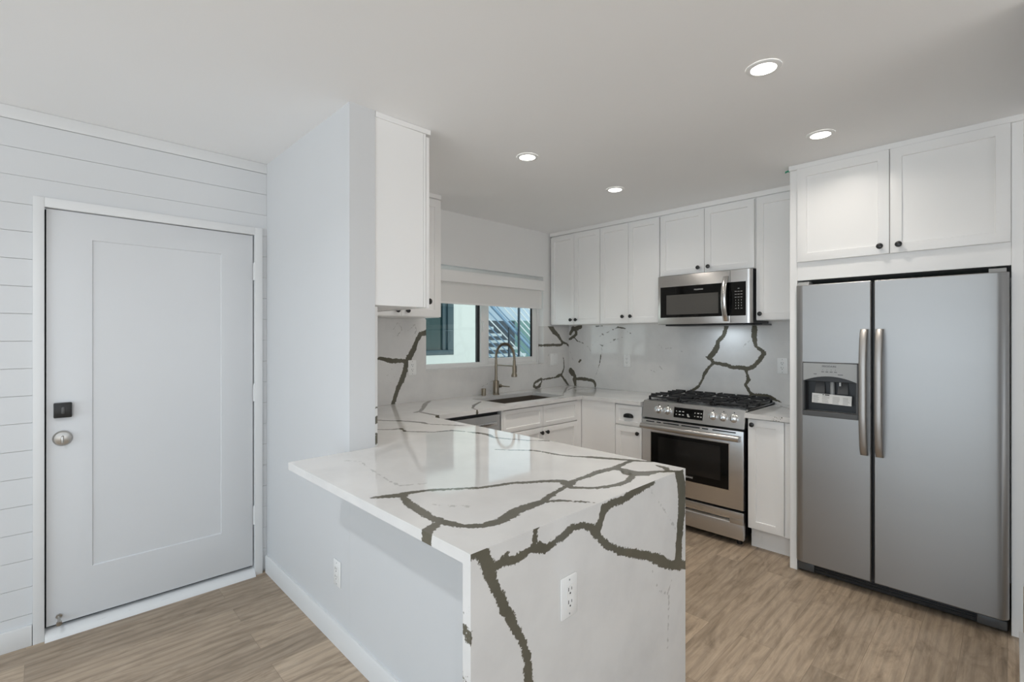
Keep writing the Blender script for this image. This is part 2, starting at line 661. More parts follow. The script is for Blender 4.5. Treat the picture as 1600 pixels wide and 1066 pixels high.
def slab(name, ub, vb, inside, fn, back, veins, faint, parent, step=0.007):
    """stone slab: grid in (u,v) kept where inside(u,v); fn(U,V)->xyz arrays; back = offset vector to the rear face"""
    us, vs = lines(sorted(ub), step), lines(sorted(vb), step)
    nu, nv = len(us), len(vs)
    cu, cv = (us[:-1] + us[1:]) / 2, (vs[:-1] + vs[1:]) / 2
    keep = np.array([[inside(a, b) for b in cv] for a in cu])
    idx = -np.ones((nu, nv), int)
    cells = np.argwhere(keep)
    for di in (0, 1):
        for dj in (0, 1):
            idx[cells[:, 0] + di, cells[:, 1] + dj] = 0
    used = np.argwhere(idx == 0)
    idx[used[:, 0], used[:, 1]] = np.arange(len(used))
    U, V = us[used[:, 0]], vs[used[:, 1]]
    front = np.stack(fn(U, V), 1)
    N = len(front)
    q = np.stack([idx[cells[:, 0], cells[:, 1]], idx[cells[:, 0] + 1, cells[:, 1]], idx[cells[:, 0] + 1, cells[:, 1] + 1], idx[cells[:, 0], cells[:, 1] + 1]], 1)
    faces = [tuple(r) for r in q] + [tuple(r[::-1] + N) for r in q]
    edges = {}
    for r in q.tolist():
        for i in range(4):
            e = (r[i], r[(i + 1) % 4])
            if (e[1], e[0]) in edges:
                del edges[(e[1], e[0])]
            else:
                edges[e] = 1
    faces += [(b, a, a + N, b + N) for a, b in edges]
    pts = np.concatenate([front, front + np.array(back)])
    base = np.array(BASE[parent])
    me = bpy.data.meshes.new(name)
    me.from_pydata((pts - base).tolist(), [], faces)
    UV = np.stack([U, V], 1)
    for nm, pp in (('vein', veins), ('faint', faint)):
        s_ = vein_sdf(UV, pp)
        at = me.attributes.new(nm, 'FLOAT', 'POINT')
        at.data.foreach_set('value', np.concatenate([s_, s_]).astype(np.float32))
    bm = bmesh.new()
    bm.from_mesh(me)
    bmesh.ops.recalc_face_normals(bm, faces=bm.faces)
    bm.to_mesh(me)
    bm.free()
    me.materials.append(M['stone'])
    o = bpy.data.objects.new(name, me)
    COL.objects.link(o)
    o.parent = parent
    BASE[o] = BASE[parent]
    return o


# vein paths on each slab: (u, v, width) in metres
WF = [[[0.755,0.911,0.0319],[0.779,0.863,0.0405],[0.794,0.816,0.0284],[0.819,0.769,0.0312],[0.846,0.72,0.0297],[0.873,0.67,0.0278],[0.901,0.624,0.0255],[0.913,0.584,0.0283],[0.915,0.554,0.031],[0.923,0.512,0.0287],[0.93,0.472,0.0257]],[[0.786,0.856,0.0271],[0.834,0.859,0.0275],[0.865,0.851,0.0225],[0.901,0.855,0.0198],[0.934,0.862,0.0266],[0.955,0.858,0.0296],[0.982,0.842,0.0229],[1.018,0.849,0.0222],[1.056,0.859,0.0243],[1.105,0.869,0.0239],[1.151,0.863,0.0196],[1.189,0.845,0.0218],[1.213,0.825,0.0348],[1.245,0.788,0.0284],[1.304,0.75,0.0241],[1.367,0.717,0.0257],[1.419,0.697,0.0325],[1.503,0.664,0.0321],[1.577,0.628,0.0366],[1.616,0.608,0.0415],[1.673,0.574,0.0309],[1.741,0.551,0.036],[1.794,0.538,0.0338]],[[0.801,0.864,0.0116],[0.827,0.87,0.0093],[0.849,0.88,0.0025]],[[0.947,0.92,0.0238],[0.943,0.892,0.0217],[0.94,0.866,0.0254]],[[1.222,0.829,0.0394],[1.239,0.854,0.0294],[1.256,0.887,0.036],[1.292,0.893,0.0288],[1.354,0.889,0.025],[1.419,0.899,0.0288],[1.503,0.905,0.029],[1.554,0.909,0.0257]],[[1.741,0.915,0.0598],[1.762,0.852,0.0636],[1.767,0.783,0.0563],[1.755,0.702,0.0531],[1.741,0.631,0.0483],[1.737,0.565,0.0554]],[[0.722,0.905,0.014],[0.745,0.908,0.03],[0.77,0.895,0.03]],[[0.7225,0.735,0.0],[0.7225,0.715,0.005],[0.7225,0.695,0.0]],[[0.7225,0.63,-0.006],[0.7225,0.58,-0.003],[0.7225,0.54,-0.006]],[[0.7225,0.8,-0.006],[0.7225,0.775,-0.004],[0.7225,0.76,-0.006]]]
WFf = [[[1.525,0.891,0.0047],[1.593,0.829,0.004],[1.656,0.761,0.0042],[1.724,0.694,0.0042]],[[1.547,0.596,0.0034],[1.593,0.509,0.0028],[1.656,0.474,0.0032],[1.686,0.516,0.0053]],[[1.665,0.467,0.0042],[1.656,0.284,0.0042]]]
TOP = [[[0.735,1.421,0.0033],[0.764,1.409,0.0236],[0.801,1.391,0.034],[0.832,1.371,0.0492],[0.858,1.378,0.0294],[0.919,1.357,0.0214],[0.984,1.314,0.02],[1.065,1.254,0.0199],[1.113,1.24,0.0209],[1.179,1.216,0.0215]],[[1.179,1.216,0.025],[1.278,1.152,0.0283],[1.323,1.109,0.0361],[1.317,1.079,0.0545],[1.355,1.085,0.0201],[1.442,1.084,0.0279],[1.519,1.09,0.035],[1.603,1.078,0.0343],[1.684,1.09,0.0232],[1.739,1.095,0.02]],[[1.595,1.072,0.0436],[1.606,1.04,0.0358],[1.588,0.995,0.0742],[1.606,0.964,0.0598],[1.68,0.934,0.0247],[1.737,0.883,0.0267]],[[1.589,0.981,0.0259],[1.494,0.95,0.0235],[1.423,0.948,0.0263],[1.336,0.985,0.0229],[1.29,1.043,0.0272],[1.311,1.074,0.019]],[[1.754,0.984,0.0134],[1.747,0.947,0.0277],[1.718,0.918,0.0215],[1.728,0.887,0.0221]],[[0.832,1.366,0.0226],[0.816,1.315,0.0298],[0.801,1.236,0.0333],[0.791,1.152,0.0306],[0.793,1.098,0.0344],[0.817,1.032,0.0267],[0.858,0.996,0.0319],[0.912,0.988,0.0368],[0.973,1.003,0.0485]],[[0.973,1.004,0.0453],[1.011,1.016,0.0419],[1.066,1.015,0.0399],[1.115,1.014,0.0287],[1.181,1.037,0.0222],[1.259,1.056,0.0195],[1.301,1.066,0.0199]],[[1.118,1.017,0.0239],[1.166,0.978,0.0143],[1.198,0.934,0.0142],[1.226,0.895,0.002]],[[0.787,1.098,0.0229],[0.756,1.084,0.0313],[0.73,1.07,0.0376],[0.714,1.062,0.041]],[[1.477,2.719,0.0269],[1.518,2.65,0.0223],[1.572,2.586,0.0268],[1.621,2.477,0.0317],[1.631,2.448,0.0297],[1.625,2.395,0.0165],[1.659,2.325,0.0151],[1.71,2.256,0.0156],[1.739,2.217,0.0129]],[[1.716,2.248,0.016],[1.747,2.183,0.0127]],[[1.327,2.443,0.0193],[1.389,2.38,0.0225],[1.432,2.372,0.0306],[1.427,2.329,0.011],[1.411,2.286,0.017],[1.469,2.213,0.018],[1.514,2.16,0.0186],[1.61,2.132,0.018]],[[1.608,2.137,0.0192],[1.647,2.039,0.0159],[1.67,1.965,0.0312],[1.675,1.907,0.0322],[1.65,1.84,0.0195],[1.667,1.779,0.0148],[1.723,1.669,0.0127],[1.789,1.587,0.0129]],[[1.48,1.632,0.0086],[1.52,1.578,0.0129],[1.588,1.503,0.0148],[1.6,1.447,0.0159],[1.608,1.369,0.0197],[1.629,1.312,0.0174],[1.67,1.254,0.0156]],[[1.67,1.253,0.0303],[1.704,1.189,0.0299],[1.751,1.102,0.0221],[1.791,1.03,0.0219]],[[2.214,3.227,0.0303],[2.094,3.108,0.0373],[1.974,2.951,0.0284],[1.883,2.846,0.0274],[1.821,2.812,0.0339]],[[1.847,2.802,0.0189],[1.847,2.692,0.0251],[1.85,2.565,0.0364],[1.848,2.535,0.0181]],[[2.486,2.919,0.0156],[2.318,2.798,0.0251],[2.217,2.692,0.0145],[2.175,2.574,0.0153],[2.11,2.536,0.0228],[1.937,2.493,0.0242]],[[3.238,2.847,0.0423],[3.224,2.79,0.0418]],[[2.685,2.442,0.015],[2.835,2.502,0.0117]],[[3.639,2.989,0.0145],[3.882,3.095,0.0348],[3.984,2.932,0.0388]],[[3.672,2.908,0.0302],[3.933,2.875,0.0372],[3.979,2.61,0.0262]]]
TOPf = [[[0.902,1.917,0.01],[0.941,1.861,0.0059],[0.915,1.728,0.0047],[0.889,1.567,0.0038],[0.882,1.464,0.0084],[0.964,1.424,0.0059]],[[0.885,1.191,0.0047],[0.929,1.14,0.0038]],[[0.843,1.246,0.0042],[0.886,1.184,0.0041],[0.927,1.114,0.0034]]]
BW = [[[1.792,1.262,0.0229],[1.906,1.239,0.0391],[1.993,1.236,0.0265],[2.037,1.228,0.045],[2.057,1.267,0.0516],[2.096,1.322,0.0432],[2.122,1.39,0.0341],[2.156,1.441,0.0405],[2.223,1.458,0.0448]],[[2.031,1.223,0.0462],[2.012,1.146,0.043],[1.986,1.081,0.0456],[1.955,1.028,0.0362],[1.93,0.964,0.0331],[1.912,0.908,0.03]],[[3.696,1.54,0.0575],[3.757,1.479,0.0559],[3.82,1.439,0.0415],[3.871,1.389,0.0302],[3.909,1.36,0.0263],[3.961,1.351,0.0202],[4.028,1.304,0.0197]],[[3.909,1.356,0.0207],[3.871,1.335,0.0262],[3.745,1.337,0.0254],[3.612,1.336,0.0269]],[[3.903,1.231,0.006],[3.922,1.163,0.0123],[3.922,1.097,0.017],[3.883,1.024,0.0222]],[[3.883,1.028,0.0251],[3.832,1.018,0.0358],[3.782,1.004,0.0161],[3.6,0.995,0.0154],[3.57,1.001,0.0262],[3.472,0.968,0.0222],[3.462,0.941,0.0253],[3.495,0.917,0.0245],[3.547,0.935,0.0335],[3.582,0.984,0.008]],[[3.883,1.015,0.0217],[3.935,0.97,0.0248],[4.008,0.898,0.019]]]
BWf = [[[1.918,1.478,0.0035],[1.955,1.534,0.0044],[1.993,1.479,0.005],[1.943,1.424,0.0037],[1.967,1.391,0.0024]],[[2.044,1.468,0.0035],[2.102,1.514,0.0045],[2.122,1.469,0.0039],[2.083,1.424,0.0037]],[[3.684,1.253,0.0036],[3.653,1.157,0.0036],[3.696,1.115,0.0026],[3.745,1.121,0.0025]],[[2.798,0.981,0.0045],[2.917,1.02,0.0056],[3.011,1.049,0.0056]],[[2.832,0.97,0.0037],[2.86,0.947,0.0044],[2.906,0.935,0.0034]]]
RW = [[[3.106,1.525,0.0378],[3.168,1.504,0.0505],[3.211,1.506,0.0457],[3.243,1.452,0.0292]],[[3.168,1.497,0.0329],[3.168,1.447,0.032],[3.2,1.421,0.0328],[3.253,1.397,0.0253]],[[3.189,1.414,0.0112],[3.152,1.377,0.0103],[3.064,1.353,0.0044]],[[3.237,1.065,0.0602],[3.216,1.041,0.0646],[3.179,1.005,0.0327],[3.187,0.976,0.0524],[3.174,0.906,0.0276]],[[3.189,0.98,0.0346],[3.106,0.989,0.03],[3.054,0.988,0.0365],[2.994,0.984,0.0301],[2.944,0.975,0.032],[2.924,0.948,0.0218],[2.922,0.908,0.0166]],[[2.715,1.492,0.0073],[2.651,1.515,0.0131],[2.575,1.5,0.0099]],[[2.914,1.524,0.0063],[2.837,1.529,0.0062]],[[2.856,1.239,0.0087],[2.866,1.175,0.0111],[2.885,1.111,0.0061]],[[3.126,1.162,0.0216],[3.106,1.183,0.0167]],[[2.866,1.347,0.0055],[2.84,1.331,0.0155],[2.808,1.347,0.0043]],[[2.842,1.45,0.0106],[2.823,1.442,0.0085]],[[2.78,1.458,0.0088],[2.761,1.471,0.0077]],[[2.706,1.389,0.0082],[2.683,1.397,0.0082]],[[2.655,1.401,0.0072],[2.646,1.404,0.0061]],[[2.61,1.416,0.0072],[2.602,1.42,0.0061]],[[2.549,1.471,0.0061],[2.54,1.468,0.005]],[[2.52,1.456,0.006],[2.513,1.453,0.005]],[[1.619,1.517,0.0302],[1.646,1.431,0.0324],[1.689,1.384,0.0327],[1.701,1.328,0.045],[1.732,1.28,0.0472],[1.765,1.247,0.0412],[1.789,1.25,0.0084]],[[1.757,1.243,0.0276],[1.724,1.205,0.0275]],[[1.724,1.205,0.0203],[1.765,1.167,0.0246],[1.806,1.109,0.027],[1.822,1.059,0.0188],[1.855,1.0,0.0249],[1.897,0.969,0.0249],[1.949,0.936,0.023]],[[1.724,1.205,0.0229],[1.63,1.193,0.0328],[1.577,1.176,0.0283],[1.509,1.175,0.0319],[1.458,1.17,0.0352],[1.408,1.191,0.0337],[1.366,1.245,0.0329],[1.338,1.29,0.0359],[1.352,1.315,0.0302],[1.394,1.345,0.0226],[1.404,1.393,0.0388],[1.408,1.453,0.0444],[1.408,1.52,0.0388]],[[1.469,1.161,0.023],[1.458,1.113,0.0268],[1.451,1.083,0.0279],[1.473,1.044,0.0229],[1.444,0.985,0.0237],[1.422,0.968,0.0218],[1.366,0.969,0.0234],[1.31,0.963,0.0311],[1.263,0.949,0.0232],[1.209,0.925,0.0048]],[[1.426,0.968,0.0164],[1.451,0.939,0.0147]]]
RWf = [[[2.842,1.327,0.0029],[2.845,1.247,0.0029]],[[2.837,1.335,0.0024],[2.597,1.418,0.0023]],[[3.064,1.353,0.0026],[3.004,1.317,0.0027],[2.974,1.268,0.0025],[2.959,1.333,0.0028],[2.905,1.39,0.0027],[2.842,1.442,0.0025],[2.724,1.489,0.0024]],[[2.885,1.111,0.0028],[2.934,1.004,0.0028]],[[3.116,1.166,0.0029],[3.152,1.107,0.0029]],[[2.22,1.346,0.0036],[2.183,1.312,0.0043],[2.1,1.323,0.0025]],[[2.307,1.117,0.0036],[2.258,1.102,0.0035],[2.215,1.156,0.0043],[2.187,1.122,0.0037]],[[1.495,1.339,0.0045],[1.465,1.37,0.003],[1.429,1.404,0.0022]],[[2.019,1.298,0.0034],[1.992,1.29,0.0034]],[[3.243,1.262,0.0042],[3.211,1.179,0.0042]]]

# ------------------------------------------------------------------ room shell
CEIL = 2.467
XS, XS2 = 0.985, 1.110           # partition faces
YS = 2.053                        # partition end
YD = 3.155                        # door wall face
YW = 3.277                        # painted kitchen window wall
XR = 4.012                        # painted range wall
struct(MB().box(-3.7, 4.3, -3.3, 3.5, -0.06, 0.0).build('floor', M['floor']), 'oak-look plank floor running through the room', 'floor')
struct(MB().box(-3.7, 4.3, -3.3, 3.5, CEIL, CEIL + 0.12).build('ceiling', M['ceil']), 'smooth white ceiling', 'ceiling')

# shiplap door wall
mb = MB()
mb.box(-3.7, -0.003, YD + 0.016, YD + 0.14, 0, CEIL)
mb.box(-0.003, 0.928, YD + 0.016, YD + 0.14, 2.045, CEIL)
mb.box(0.928, XS, YD + 0.016, YD + 0.14, 0, CEIL)
z = 0.0165
while z < CEIL - 0.001:
    z1 = min(z + 0.1258, CEIL)
    if z < 2.0705 < z1:                  # the board notched over the door casing
        mb.box(-3.7, -0.0265, YD, YD + 0.018, z + 0.0004, z1 - 0.0004)
        mb.box(0.9565, XS, YD, YD + 0.018, z + 0.0004, z1 - 0.0004)
        mb.box(-0.0265, 0.9565, YD, YD + 0.018, 2.0712, z1 - 0.0004)
    else:
        for (a, b) in (((-3.7, XS),) if z > 2.03 else ((-3.7, -0.0265), (0.9565, XS))):
            mb.box(a, b, YD, YD + 0.018, z + 0.0004, z1 - 0.0002, 0.0013, 1)
    z = z1
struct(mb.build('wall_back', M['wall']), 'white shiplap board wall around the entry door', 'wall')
mb = MB()
mb.box(-3.7, XS, YD - 0.006, YD - 0.0005, 2.4075, CEIL - 0.001, 0.0015)
struct(mb.build('trim_1', M['trim']), 'flat white crown board at the top of the shiplap wall', 'trim')
mb = MB()
mb.box(-3.6, -0.029, YD - 0.015, YD - 0.0005, 0, 0.093, 0.002)
struct(mb.build('baseboard_back', M['trim']), 'white baseboard under the shiplap wall left of the door', 'baseboard')

# partition beside the door, half wall under the counter
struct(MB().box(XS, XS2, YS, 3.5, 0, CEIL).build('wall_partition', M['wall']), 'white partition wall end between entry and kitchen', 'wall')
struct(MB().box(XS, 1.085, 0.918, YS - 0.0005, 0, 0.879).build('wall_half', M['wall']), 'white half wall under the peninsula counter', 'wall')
mb = MB()
prof = [(0, 0), (-0.013, 0), (-0.013, 0.095), (-0.009, 0.103), (0, 0.103)]
mb.prism(prof, lambda a, b, h: (XS - 0.0005 + a, h, b), 0.918, YD - 0.016)
struct(mb.build('baseboard_left', M['trim']), 'white baseboard along the half wall', 'baseboard')

# kitchen window wall with its opening
WX0, WX1, WZ0, WZ1 = 2.21, 3.612, 1.147, 2.02
mb = MB()
mb.box(XS2, WX0, YW, 3.42, 0, CEIL)
mb.box(WX1, 4.3, YW, 3.42, 0, CEIL)
mb.box(WX0, WX1, YW, 3.42, 0, WZ0)
mb.box(WX0, WX1, YW, 3.42, WZ1, CEIL)
struct(mb.build('wall_kitchen', M['wall_bright']), 'white kitchen wall around the window over the sink', 'wall')
struct(MB().box(XR, 4.3, -0.2, YW - 0.0005, 0, CEIL).build('wall_right', M['wall_bright']), 'white wall behind the range and refrigerator', 'wall')
# the stub of wall right of the fridge and its baseboard
struct(MB().box(2.2, 3.15, -0.14, -0.034, 0, CEIL).build('wall_stub', M['wall']), 'white wall end right of the refrigerator', 'wall')
struct(MB().box(2.2, 3.15, -0.0335, -0.018, 0, 0.10, 0.002).build('baseboard_right', M['trim']), 'white baseboard on the wall right of the refrigerator', 'baseboard')
# unseen rest of the living room, open to daylight on two sides
mb = MB()
mb.box(-3.8, -3.7, -3.3, -2.4, 0, CEIL)
mb.box(-3.8, -3.7, 2.4, 3.3, 0, CEIL)
mb.box(-3.8, -3.7, -2.4, 2.4, 2.3, CEIL)
struct(mb.build('wall_left', M['wall']), 'white living room wall around a wide glass opening', 'wall')
mb = MB()
mb.box(-3.7, -2.2, -3.4, -3.3, 0, CEIL)
mb.box(2.6, 4.3, -3.4, -3.3, 0, CEIL)
mb.box(-2.2, 2.6, -3.4, -3.3, 2.3, CEIL)
struct(mb.build('wall_front', M['wall']), 'white living room wall around a wide glass opening behind the camera', 'wall')
struct(MB().box(4.2, 4.3, -3.3, -0.2, 0, CEIL).build('wall_side', M['wall']), 'white side wall of the living room', 'wall')

# ------------------------------------------------------------------ entry door
d = MB()
d.bm  # slab with one sunk panel, front at YD+0.004
d.shaker(0.0185, 0.909, 0.056, 2.024, YD + 0.004, t=0.042, rail=0.165, rec=0.006)
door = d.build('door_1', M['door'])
bm = bmesh.new()
bm.from_mesh(door.data)
# uneven rails: bottom rail taller, panel 0.18..0.745 x 0.292..1.897
off = door.location
for v in bm.verts:
    x, zz = v.co.x + off.x, v.co.z + off.z
    if 0.1 < x < 0.83:
        px = (0.182 if x < 0.46 else 0.745) + (0.004 if abs(v.co.y + off.y - (YD + 0.004)) > 0.003 else 0) * (1 if x < 0.46 else -1)
        v.co.x = px - off.x
        s_ = (0.004 if abs(v.co.y + off.y - (YD + 0.004)) > 0.003 else 0)
        v.co.z = ((0.292 + s_) if zz < 1 else (1.897 - s_)) - off.z
bm.to_mesh(door.data)
bm.free()
struct(door, 'white single-panel entry door with black lock', 'door')
# deadbolt: black square keypad back, turn piece
dl = MB()
dl.box(0.043, 0.108, YD - 0.018, YD + 0.0035, 1.036, 1.107, 0.004)
lk = dl.build('deadbolt', M['black'], door, label='black square deadbolt plate')
MB().box(0.069, 0.082, YD - 0.032, YD - 0.0185, 1.056, 1.088, 0.004).build('thumb_turn', M['plasmid'], lk)
dl = MB()
dl.lathe([(0.036, 0), (0.036, 0.004), (0.030, 0.012), (0.016, 0.015), (0, 0.0155)], (0.0745, YD + 0.0035, 0.937), (0, -1, 0))
rs = dl.build('lock_rose', M['nickel'], door, label='round satin nickel lock rose')
MB().box(0.0695, 0.0795, YD - 0.030, YD - 0.0115, 0.914, 0.951, 0.0045, 3).build('thumb_turn', M['nickel'], rs)
# door stop near the floor
ds = MB()
ds.lathe([(0.012, 0), (0.012, 0.004), (0.005, 0.006), (0.005, 0.045), (0.010, 0.046), (0.011, 0.058), (0, 0.060)], (0.062, YD + 0.0035, 0.092), (0, -1, -0.25), seg=16)
ds.build('door_stop', M['nickel'], door, label='small metal door stop near the door bottom')
for za, zb in ((1.758, 1.858), (1.037, 1.136), (0.303, 0.41)):
    h = MB()
    h.cyl((0.914, YD - 0.006, za), (0.914, YD - 0.006, zb), 0.007, seg=14)
    h.cyl((0.914, YD - 0.006, zb), (0.914, YD - 0.006, zb + 0.006), 0.0045, seg=10)
    h.box(0.9155, 0.925, YD - 0.004, YD - 0.001, za, zb)
    h.build('hinge', M['trim'], door)
# casing, jamb and threshold
mb = MB()
mb.box(-0.027, 0.0125, YD - 0.016, YD + 0.03, 0, 2.071, 0.0015)
mb.box(0.0125, 0.9155, YD - 0.016, YD + 0.03, 2.0275, 2.071, 0.0015)
mb.box(0.9155, 0.957, YD - 0.016, YD + 0.03, 0, 2.071, 0.0015)
struct(mb.build('trim_2', M['trim']), 'white casing around the entry door', 'trim')
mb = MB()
mb.box(0.0125, 0.9155, YD + 0.05, YD + 0.06, 0.0, 2.0275)  # dark sheet standing in for the shade in the door gaps
struct(mb.build('door_gap_shade', M['void']), 'dark sheet put in as shade in the gaps around the door', 'trim')
mb = MB()
mb.prism([(-0.035, 0), (-0.030, 0.012), (-0.004, 0.034), (0.045, 0.036), (0.045, 0)], lambda a, b, h: (h, YD + a, b), 0.013, 0.915)
thr = mb.build('trim_4', M['trim'])
struct(thr, 'white painted threshold under the entry door, scuffed', 'trim')
random.seed(3)
sc = MB()
for k in range(10):
    x = random.uniform(0.08, 0.88)
    wd = random.uniform(0.01, 0.05)
    sc.box(x, x + wd, YD - 0.0345 + 0.02, YD - 0.012, 0.0235, 0.0235 + random.uniform(0.0008, 0.002))
sc.build('scuff', M['plasmid'], thr, label='dark scuffs on the threshold')

# ------------------------------------------------------------------ kitchen window
W0 = 3.335
win = thing('window_1', (2.91, W0, 1.13), 'white vinyl sliding window over the sink', 'window', kind='structure')
mb = MB()
mb.box(WX0, WX1, W0, 3.41, WZ0 + 0.0005, 1.170)
mb.box(WX0, WX1, W0, 3.41, 1.97, WZ1 - 0.0005)
mb.box(WX0 + 0.0005, 2.232, W0, 3.41, 1.170, 1.97)
mb.box(3.585, WX1 - 0.0005, W0, 3.41, 1.170, 1.97)
mb.build('window_frame', M['vinyl'], win)
mb = MB()
mb.box(2.232, 2.862, W0 + 0.03, W0 + 0.055, 1.170, 1.192, 0.002)
mb.box(2.824, 2.862, W0 + 0.03, W0 + 0.055, 1.192, 1.97, 0.002)
mb.build('fixed_sash', M['plasblk'], win, label='dark inner edge of the left pane')
mb = MB()
mb.box(2.849, 2.942, W0 + 0.004, W0 + 0.028, 1.170, 1.97, 0.003)
mb.box(3.522, 3.585, W0 + 0.004, W0 + 0.028, 1.170, 1.97, 0.003)
mb.box(2.942, 3.522, W0 + 0.004, W0 + 0.028, 1.170, 1.226, 0.003)
mb.box(2.942, 3.522, W0 + 0.004, W0 + 0.028, 1.90, 1.97, 0.003)
sash = mb.build('sliding_sash', M['vinyl'], win)
mb = MB()
mb.box(2.232, 2.849, W0 + 0.004, W0 + 0.03, 1.170, 1.194, 0.002)
mb.build('sill_rail', M['vinyl'], win)
mb = MB()
mb.tube([(2.862, W0 + 0.004, 1.47), (2.862, W0 - 0.012, 1.475), (2.862, W0 - 0.014, 1.55), (2.862, W0 + 0.004, 1.56)], 0.006, 8)
mb.build('sash_handle', M['vinyl'], sash)
MB().box(3.508, 3.524, W0 + 0.010, W0 + 0.024, 1.226, 1.90).build('gasket', M['void'], sash, label='black gasket edge')
MB().box(2.232, 2.824, W0 + 0.04, W0 + 0.044, 1.192, 1.97).build('glass_pane', M['glass'], win)
MB().box(2.942, 3.522, W0 + 0.014, W0 + 0.018, 1.226, 1.90).build('glass_pane', M['glass'], sash)

# roller blind over the window
bl = thing('roller_blind', (2.87, 3.24, 1.69), 'white roller blind half lowered over the kitchen window', 'blind')
mb = MB()
mb.box(2.20, 3.553, 3.195, YW - 0.001, 1.873, 1.966, 0.003)
mb.build('valance', M['cab'], bl)
mb = MB()
mb.box(2.215, 3.545, 3.236, 3.2385, 1.708, 1.88)
mb.build('shade_fabric', M['blind'], bl)
mb = MB()
mb.box(2.215, 3.545, 3.231, 3.2425, 1.694, 1.708, 0.003)
mb.build('hem_bar', M['cab'], bl)

# ------------------------------------------------------------------ stone counters and backsplash
CT = 0.910
TH = 0.030
ct = thing('countertop', (1.3, 1.6, 0.88), 'white quartz worktop with dark veins and waterfall end, wrapping peninsula to range', 'countertop')


def in_top(x, y):
    if 2.545 < x < 3.270 and 2.708 < y < 3.105:      # sink cut-out
        return False
    if x < XS2:
        return 0.885 < y < YS - 0.001 and x > 0.723
    if x < 1.795:
        return 0.885 < y < 3.265
    if y > 2.605:
        return True
    return x > 3.375 and y > 2.035


slab('worktop', [0.723, XS2 + 0.001, 1.795, 2.545, 3.270, 3.375, 4.0], [0.885, YS - 0.001, 2.035, 2.605, 2.708, 3.105, 3.265],
     in_top, lambda U, V: (U, V, np.full_like(U, CT)), (0, 0, -TH), TOP, TOPf, ct, 0.0065)
slab('waterfall_panel', [0.7232, 1.7948], [0.0, CT - 0.0002], lambda u, v: True,
     lambda U, V: (U, np.full_like(U, 0.8848), V), (0, TH, 0), WF, WFf, ct, 0.0065)
ct2 = thing('countertop', (3.7, 1.1, 0.88), 'short white quartz worktop piece between range and refrigerator panel', 'countertop')
RT = [[(3.95, 1.22, 0.02), (3.80, 1.10, 0.016), (3.72, 0.99, 0.010)], [(3.37, 1.10, 0.003), (3.372, 1.06, 0.006), (3.374, 1.02, 0.004)]]
slab('worktop', [3.375, 4.0], [0.958, 1.25], lambda u, v: True, lambda U, V: (U, V, np.full_like(U, CT)), (0, 0, -TH), RT, [], ct2, 0.008)

bs = thing('backsplash', (2.9, 3.27, CT), 'white quartz backsplash with dark veins behind sink and window', 'backsplash')


def in_bw(x, z):
    if x < WX0:
        return z < 1.561
    if x < WX1:
        return z < WZ0
    return z < 1.527


slab('wall_slab', [XS2 + 0.014, WX0, WX1, 3.9995], [CT + 0.0005, WZ0, 1.527, 1.561], in_bw,
     lambda U, V: (U, np.full_like(U, 3.265), V), (0, 0.0115, 0), BW, BWf, bs, 0.007)
# stone return on the right reveal and the sill
slab('reveal_return', [3.2655, W0 - 0.001], [WZ0 + 0.008, 1.527], lambda u, v: True,
     lambda U, V: (np.full_like(U, WX1 - 0.008), U, V), (0.0075, 0, 0), [[(3.2, 1.337, 0.022), (3.4, 1.332, 0.022)]], [], bs, 0.01)
slab('sill_slab', [WX0 + 0.001, WX1 - 0.0005], [3.2655, W0 - 0.001], lambda u, v: True,
     lambda U, V: (U, V, np.full_like(U, WZ0 + 0.0075)), (0, 0, -0.007), [], [], bs, 0.03)
bs2 = thing('backsplash', (4.006, 2.1, CT), 'white quartz backsplash with thick dark veins behind the range', 'backsplash')
slab('wall_slab', [0.958, 3.2645], [CT + 0.0005, 1.541], lambda u, v: True,
     lambda U, V: (np.full_like(U, 4.0), U, V), (0.0115, 0, 0), RW, RWf, bs2, 0.007)
# narrow backsplash on the kitchen side of the partition, seen end on
bs3 = thing('backsplash', (XS2 + 0.007, 2.6, CT), 'narrow quartz backsplash edge on the kitchen side of the partition', 'backsplash')
slab('wall_slab', [YS + 0.003, 3.264], [CT + 0.0005, 1.56], lambda u, v: True,
     lambda U, V: (np.full_like(U, XS2 + 0.0130), U, V), (-0.0125, 0, 0),
     [[(2.0, 1.035, 0.038), (2.3, 1.04, 0.03)], [(2.06, 0.975, 0.012), (2.06, 0.93, 0.02)], [(2.0, 1.085, 0.012), (2.3, 1.1, 0.01)]], [], bs3, 0.01)

